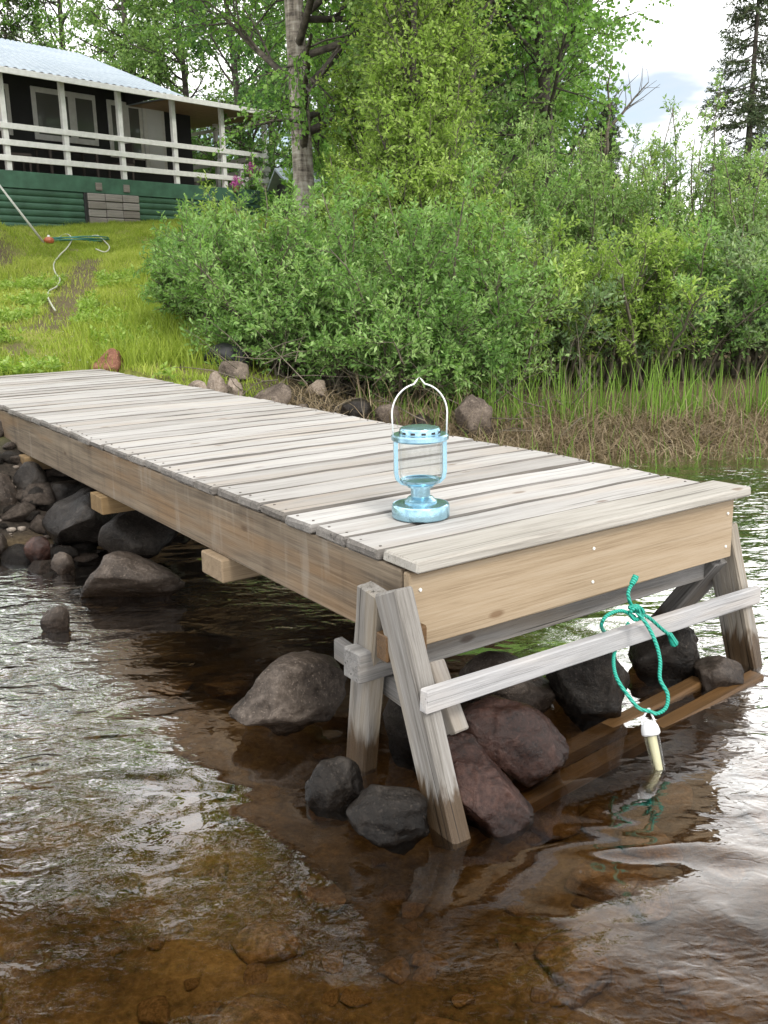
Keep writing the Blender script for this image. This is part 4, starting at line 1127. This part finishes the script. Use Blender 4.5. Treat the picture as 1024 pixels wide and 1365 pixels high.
tree('birch_tree', 746, 13.2, 13.0, .085, 'broad full-crowned birch with dark trunk right of the middle', 603, 'leaf_birch', 'bark_dark', (-1.5, 0), 70, 2.2, (.6, 1.3), .03, 9, 1.0, 8, .6, -.14, 16, .064, .05, .18)
tree('birch_tree', 625, 12.4, 13.0, .075, 'tall dense leafy tree in the middle of the thicket', 604, 'leaf_birch_pale', 'bark_dark', (.1, .2), 76, 1.75, (.5, 1.25), .05, 8, .9, 7, .5, -.10, 13, .060, .045, .05)
tree('willow_tree', 545, 10.3, 5.2, .04, 'upright light green sapling rising in front of the white birch trunk', 607, 'leaf_lime', 'bark_dark', (.15, 0), 58, 1.15, (.25, .8), .12, 7, .55, 6, .32, .04, 11, .06, .028, .06)
tree('willow_tree', 600, 10.9, 4.4, .035, 'slender light green sapling close to the right of the tallest one', 613, 'leaf_lime', 'bark_dark', (.05, 0), 44, .95, (.25, .8), .12, 7, .5, 6, .3, .04, 10, .06, .028, .06)
tree('willow_tree', 482, 12.6, 3.7, .04, 'light green sapling between the birch trunk and the white birch', 608, 'leaf_lime', 'bark_dark', (.15, 0), 34, .75, (.3, .8), .1, 7, .45, 6, .3, .03, 10, .06, .032, .06)
tree('birch_tree', -190, 10.5, 12.0, .14, 'birch left of the frame, mirrored dark in the lower left water', 612, 'leaf_birch', 'bark_birch', (2.0, -.6), 60, 3.3, (.9, 1.4), .05, 9, 1.2, 8, .6, -.05, 16, .08, .062, .34)
# wood behind the cabin and the thicket
BACK = [(20, 33, 12.5, 'leaf_pine', 'tall pine behind the left end of the cabin roof'), (110, 34, 12.5, 'leaf_birch', 'dark leafy tree behind the middle of the cabin roof'),
        (190, 32, 11.5, 'leaf_birch_pale', 'pale birch behind the hip of the cabin roof'), (268, 31, 9.5, 'leaf_birch_pale', 'birch seen through the open veranda corner'),
        (335, 29, 9.5, 'leaf_dark', 'dark tree behind the veranda corner post'), (440, 26, 10.5, 'leaf_dark', 'dark tree filling the gap right of the birch trunk'),
        (490, 24, 9.5, 'leaf_birch', 'leafy tree behind the white birch trunk'), (580, 23, 10.0, 'leaf_dark', 'dark tree far behind the middle of the thicket'),
        (665, 22, 9.5, 'leaf_birch', 'tree far behind the full-crowned birch'), (-70, 30, 10.5, 'leaf_birch', 'birch beyond the left picture edge behind the cabin'),
        (640, 19, 9.5, 'leaf_dark', 'dark tree close behind the dense middle tree'), (705, 20, 9, 'leaf_birch', 'leafy tree behind the dark birch trunk'), (225, 33, 12.5, 'leaf_birch', 'full birch behind the right part of the cabin roof'),
        (370, 36, 11, 'leaf_birch_pale', 'pale distant tree between the cabin and the birch')]
for i, (px, ds, H, ml, lab) in enumerate(BACK):
    tree('background_tree', px, ds, H, .13, lab, 650 + i, ml, 'bark_dark', (random.uniform(-.4, .4), 0), 42, 2.4, (.7, 1.35), .02, 7, 1.0, 6, .6, -.10, 10, .105, .075, .06, 'trees of the wood behind the cabin')
# background undergrowth
for i, (px, ds, ty, rad, lab) in enumerate([(300, 34, 200, 1.8, 'bush behind the open veranda corner'), (385, 30, 215, 1.4, 'bush left of the birch trunk behind the veranda'), (470, 19, 190, 1.5, 'bush behind the birch trunk beside the shed'), (560, 18, 170, 1.5, 'bush deep in the thicket behind the tall light green willow'), (660, 17, 200, 1.5, 'bush deep in the thicket behind the dense willow'), (740, 17, 260, 1.2, 'bush deep in the thicket behind the dark trunk')]):
    shrub(px, ds, ty, rad, lab, 700 + i, 'leaf_dark' if i % 2 else 'leaf_birch', .1, .9, 'bushes behind the thicket', .10, .05, 'background_bush')

# spruce
def spruce(px, dist, H, wid, label, seed):
    r = np.random.default_rng(seed)
    x = at_y(px, 380, dist)[0]; z0 = float(gz(x, dist)) - .1
    tt = np.linspace(0, 1, 14); P = np.zeros((1, 14, 3)); P[0, :, 2] = tt * H
    R = (.075 * (1 - tt) + .010)[None]
    n = 190
    t = np.sort(r.uniform(.06, .985, n)); az = np.arange(n) * 2.4 + r.normal(0, .4, n)
    ln = wid * (1 - t) ** .75 * r.uniform(.55, 1.15, n) + .10
    Q = np.empty((n, 6, 3))
    for j, s_ in enumerate(np.linspace(0, 1, 6)):
        Q[:, j, 0] = np.cos(az) * ln * s_; Q[:, j, 1] = np.sin(az) * ln * s_
        Q[:, j, 2] = t * H + ln * (-.42 * s_ + .30 * s_ ** 2.2) + .1 * s_ * (t - .5)
    RQ = np.full((n, 1), .012) * np.linspace(1, .3, 6)[None]
    Q2, R2 = grow(Q, RQ, 10, .34, (.6, 1.1), r, (.15, 1.0), 4, -.10, .08, .5, .003, .35, .6)
    lv = [leaves(Q2, 24, .06, .020, r, (.0, 1), .8, .05, .1), leaves(Q, 20, .06, .020, r, (.1, 1), .8, .05, .1)]
    return plant('spruce_tree', (x, dist, z0), label, 'tree', None, [(Q, RQ, 4), (Q2, R2, 3)], lv, M['bark_dark'], M['needle'], trunk=(P, R, M['bark_dark']))
spruce(985, 16.0, 6.3, .95, 'slim dark spruce standing against the sky at the right', 801)
spruce(795, 20.0, 4.0, .8, 'small pointed spruce behind the bare forked tree', 802)
# bare forked tree
r = np.random.default_rng(811)
x = at_y(800, 380, 13.5)[0]; z0 = float(gz(x, 13.5)) - .1
zf = at_y(800, 175, 13.5)[2] - z0
st_ = np.array([[(0, 0, 0), (.02, 0, zf * .35), (-.01, 0, zf * .7), (.02, 0, zf)]], float)
b1 = np.array([[(.02, 0, zf), (.06, .02, zf + .25), (.02, .03, zf + .55), (.07, .03, zf + .95)]], float)
b2 = np.array([[(.02, 0, zf), (.22, -.02, zf + .22), (.38, -.03, zf + .42), (.55, -.03, zf + .60)]], float)
bb = np.vstack([b1, b2]); RB_ = np.array([[.025, .018, .012, .006]] * 2)
Qb, Rb_ = grow(np.vstack([bb, st_]), np.vstack([RB_, [[.05, .045, .04, .03]]]), 9, .5, (.4, 1.0), r, (.25, 1), 5, .04, .15, .5, .004, .4)
plant('bare_tree', (x, 13.5, z0), 'bare grey tree with a forked top against the sky', 'tree', None, [(bb, RB_, 5), (Qb, Rb_, 3)], [], M['bark_twig'], None, trunk=(st_, np.array([[.05, .045, .04, .028]])))

# ------------------------------------------------------------------ grass, reeds, litter
def blades(name, x, y, h, w_, bend, m, r, label, cat, lift=0.0, seg=2, tint=None, tw=.3):
    n = len(x); z = gz(x, y) + lift
    az = r.uniform(0, 2 * np.pi, n); yaw = r.uniform(0, 2 * np.pi, n)
    D = np.stack([np.cos(az), np.sin(az), np.zeros(n)], 1); Sd = np.stack([np.cos(yaw), np.sin(yaw), np.zeros(n)], 1)
    B0 = np.stack([x, y, z - .01], 1); rows = []
    for j in range(seg + 1):
        t = j / seg
        c = B0 + D * (bend * h * t ** 2)[:, None]; c[:, 2] += h * t * (1 - .25 * bend * t)
        ww = w_ * (1 - t) ** .7 * .5
        if j < seg: rows += [c - Sd * ww[:, None], c + Sd * ww[:, None]]
        else: rows.append(c)
    Vx = np.stack(rows, 1); k_ = Vx.shape[1]; Vx = Vx.reshape(-1, 3); o = np.arange(n) * k_; Fx = []
    for j in range(seg - 1):
        a = 2 * j; Fx += [np.stack([o + a, o + a + 1, o + a + 3], 1), np.stack([o + a, o + a + 3, o + a + 2], 1)]
    a = 2 * (seg - 1); Fx.append(np.stack([o + a, o + a + 1, o + a + 2], 1))
    if tint is None: tint = np.clip(r.normal(.5, .2, n), 0, 1)
    ob = mesh(name, Vx, np.concatenate(Fx), m, None, False, {'tint': np.repeat(tint, k_)})
    return tag(ob, label, cat, kind='stuff')
r = np.random.default_rng(900)
N = 230000
y = np.sqrt(r.uniform(6.2 ** 2, 22.5 ** 2, N)); x = y * r.uniform(-.58, -.10, N)
s_ = soil_mask(x, y); d = shore_d(x, y)
clump = vnoise(x, y, 3.5, 11) * .6 + vnoise(x, y, 1.1, 12) * .4
# not on the dock, not inside the house
lu = (x - DO[0]) * U[0] + (y - DO[1]) * U[1]; lv_ = (x - DO[0]) * VV[0] + (y - DO[1]) * VV[1]
on_dock = (lu > -.02) & (lu < DW + .02) & (lv_ < Ltot + .03)
ht = (x - H0[0]) * HT[0] + (y - H0[1]) * HT[1]
k = (r.uniform(size=N) > s_ * .96) & (d > .45) & ~on_dock & (ht < -.16) & (r.uniform(size=N) < .25 + 1.1 * clump)
x, y, clump = x[k], y[k], clump[k]
h = (.045 + .16 * np.clip(clump - .25, 0, 1) ** 1.2) * r.uniform(.5, 1.4, len(x))
tint = np.clip(.12 + .55 * vnoise(x, y, .9, 13) + .25 * vnoise(x, y, 4, 14) + r.normal(0, .14, len(x)), 0, 1)
blades('grass', x, y, h, np.full(len(x), .011), r.uniform(.1, .9, len(x)), M['grass'], r, 'short bright green grass on the slope below the cabin', 'grass', tint=tint)
# taller weeds where the grass meets the thicket
N = 9000
y = r.uniform(7.6, 12, N); x = -1.9 - (y - 7) * .05 + r.normal(0, .38, N) - .035 * (y - 7) ** 1.5 * .3
lu = (x - DO[0]) * U[0] + (y - DO[1]) * U[1]; lv_ = (x - DO[0]) * VV[0] + (y - DO[1]) * VV[1]
k = ~((lu > -.02) & (lu < DW + .03) & (lv_ < Ltot + .03)) & (shore_d(x, y) > .5)
x, y = x[k], y[k]
blades('tall_weeds', x, y, r.uniform(.06, .26, len(x)), np.full(len(x), .012), r.uniform(.1, .6, len(x)), M['grass'], r, 'taller weeds between the lawn and the willow thicket', 'weeds', tint=np.clip(r.normal(.35, .15, len(x)), 0, 1), seg=3)
# low broad-leaved herbs in the lawn
N = 5200
y = np.sqrt(r.uniform(6.9 ** 2, 14 ** 2, N)); x = y * r.uniform(-.50, -.22, N)
cl = vnoise(x, y, 1.6, 21); lu = (x - DO[0]) * U[0] + (y - DO[1]) * U[1]; lv_ = (x - DO[0]) * VV[0] + (y - DO[1]) * VV[1]
k = (cl > .5) & (soil_mask(x, y) < .5) & ~((lu > -.05) & (lu < DW + .05) & (lv_ < Ltot + .05)); x, y = x[k], y[k]
tw_ = np.stack([np.stack([x, y, gz(x, y)], 1), np.stack([x + r.normal(0, .03, len(x)), y + r.normal(0, .03, len(x)), gz(x, y) + r.uniform(.04, .13, len(x))], 1)], 1)
hv_, hf_, ht_ = leaves(tw_, 6, .06, .03, r, (.2, 1), 1.3, 0, 1.0)
ob = mesh('low_herbs', hv_, hf_, M['leaf_lime'], None, False, {'tint': ht_}); tag(ob, 'low broad-leaved herbs in the lawn', 'herbs', kind='stuff')
# tiny white flowers
N = 260
y = r.uniform(7.4, 14, N); x = y * r.uniform(-.46, -.24, N)
fv = np.array([(math.cos(a) * (1 if i % 2 else .45), math.sin(a) * (1 if i % 2 else .45), .1 * (i % 2)) for i, a in enumerate(np.linspace(0, 2 * np.pi, 10, endpoint=False))]); ff = np.array([list(range(10))])
ob = scatter_poly('tiny_flowers', fv, ff, np.stack([x, y, gz(x, y) + r.uniform(.07, .14, N)], -1), r.uniform(.008, .016, N), r.uniform(0, 6, N), M['white_plastic']); tag(ob, 'tiny white flowers dotted over the lawn', 'flowers', kind='stuff')
# reeds
N = 1900
x = r.uniform(-.2, 5.2, N); y = 7.30 + r.normal(0, .26, N) + .06 * x; cl = vnoise(x, y, 2.2, 31)
k = (r.uniform(size=N) < cl * 1.5 - .15) & (shore_d(x, y) > -.15); x, y = x[k], y[k]
lim = np.clip((x + .2) / 1.2, .35, 1)
blades('reeds', x, y, r.uniform(.14, .62, len(x)) * lim * (.6 + .6 * vnoise(x, y, 1.3, 41)), np.full(len(x), .0115), r.uniform(.0, .6, len(x)) ** 1.6, M['reed'], r, 'upright bright green reeds along the shore right of the dock', 'reeds', seg=3, tint=np.clip(r.normal(.5, .22, len(x)), 0, 1))
N = 260
x = r.uniform(.4, 5, N); y = 6.1 + r.normal(0, .22, N) + .06 * x
blades('reeds_in_water', x, y, r.uniform(.1, .4, N), np.full(N, .008), r.uniform(.0, .5, N), M['reed'], r, 'sparse thin reeds standing in the shallow water', 'reeds', seg=3, tint=np.clip(r.normal(.35, .2, N), 0, 1))
N = 11000
x = r.uniform(-.8, 5.2, N); y = 6.75 + r.normal(0, .36, N) + .05 * x
blades('dead_straw', x, y, r.uniform(.04, .22, N), np.full(N, .010), r.uniform(.5, 2.6, N), M['straw'], r, 'brown dead straw and debris at the foot of the reeds', 'straw', lift=.01, seg=3)
N = 650
x = r.uniform(-.2, 5.2, N); y = 7.15 + r.normal(0, .3, N) + .06 * x
blades('dead_stalks', x, y, r.uniform(.12, .5, N), np.full(N, .009), r.uniform(.1, 1.1, N), M['straw'], r, 'pale dead stalks standing among the reeds', 'stalks', seg=3)
# dead twigs tangled under the shrubs
N = 80
x = r.uniform(-1.2, 1.6, N); y = 7.35 + r.normal(0, .28, N)
P0 = np.stack([x, y, gz(x, y) + r.uniform(.0, .25, N)], 1); dv = r.normal(size=(N, 3)); dv[:, 2] = np.abs(dv[:, 2]) * .5; dv /= np.linalg.norm(dv, axis=1, keepdims=True)
Q = np.empty((N, 5, 3)); Q[:, 0] = P0
for j in range(1, 5):
    dv = dv + r.normal(size=dv.shape) * .15; dv /= np.linalg.norm(dv, axis=1, keepdims=True); Q[:, j] = Q[:, j - 1] + dv * r.uniform(.06, .2, (N, 1))
V_, F_ = tubes(Q, np.full((N, 1), .005) * np.linspace(1, .3, 5)[None], 4)
ob = mesh('dead_twigs', V_, F_, M['bark_twig']); tag(ob, 'tangle of bare dead twigs under the willow thicket', 'twigs', kind='stuff')
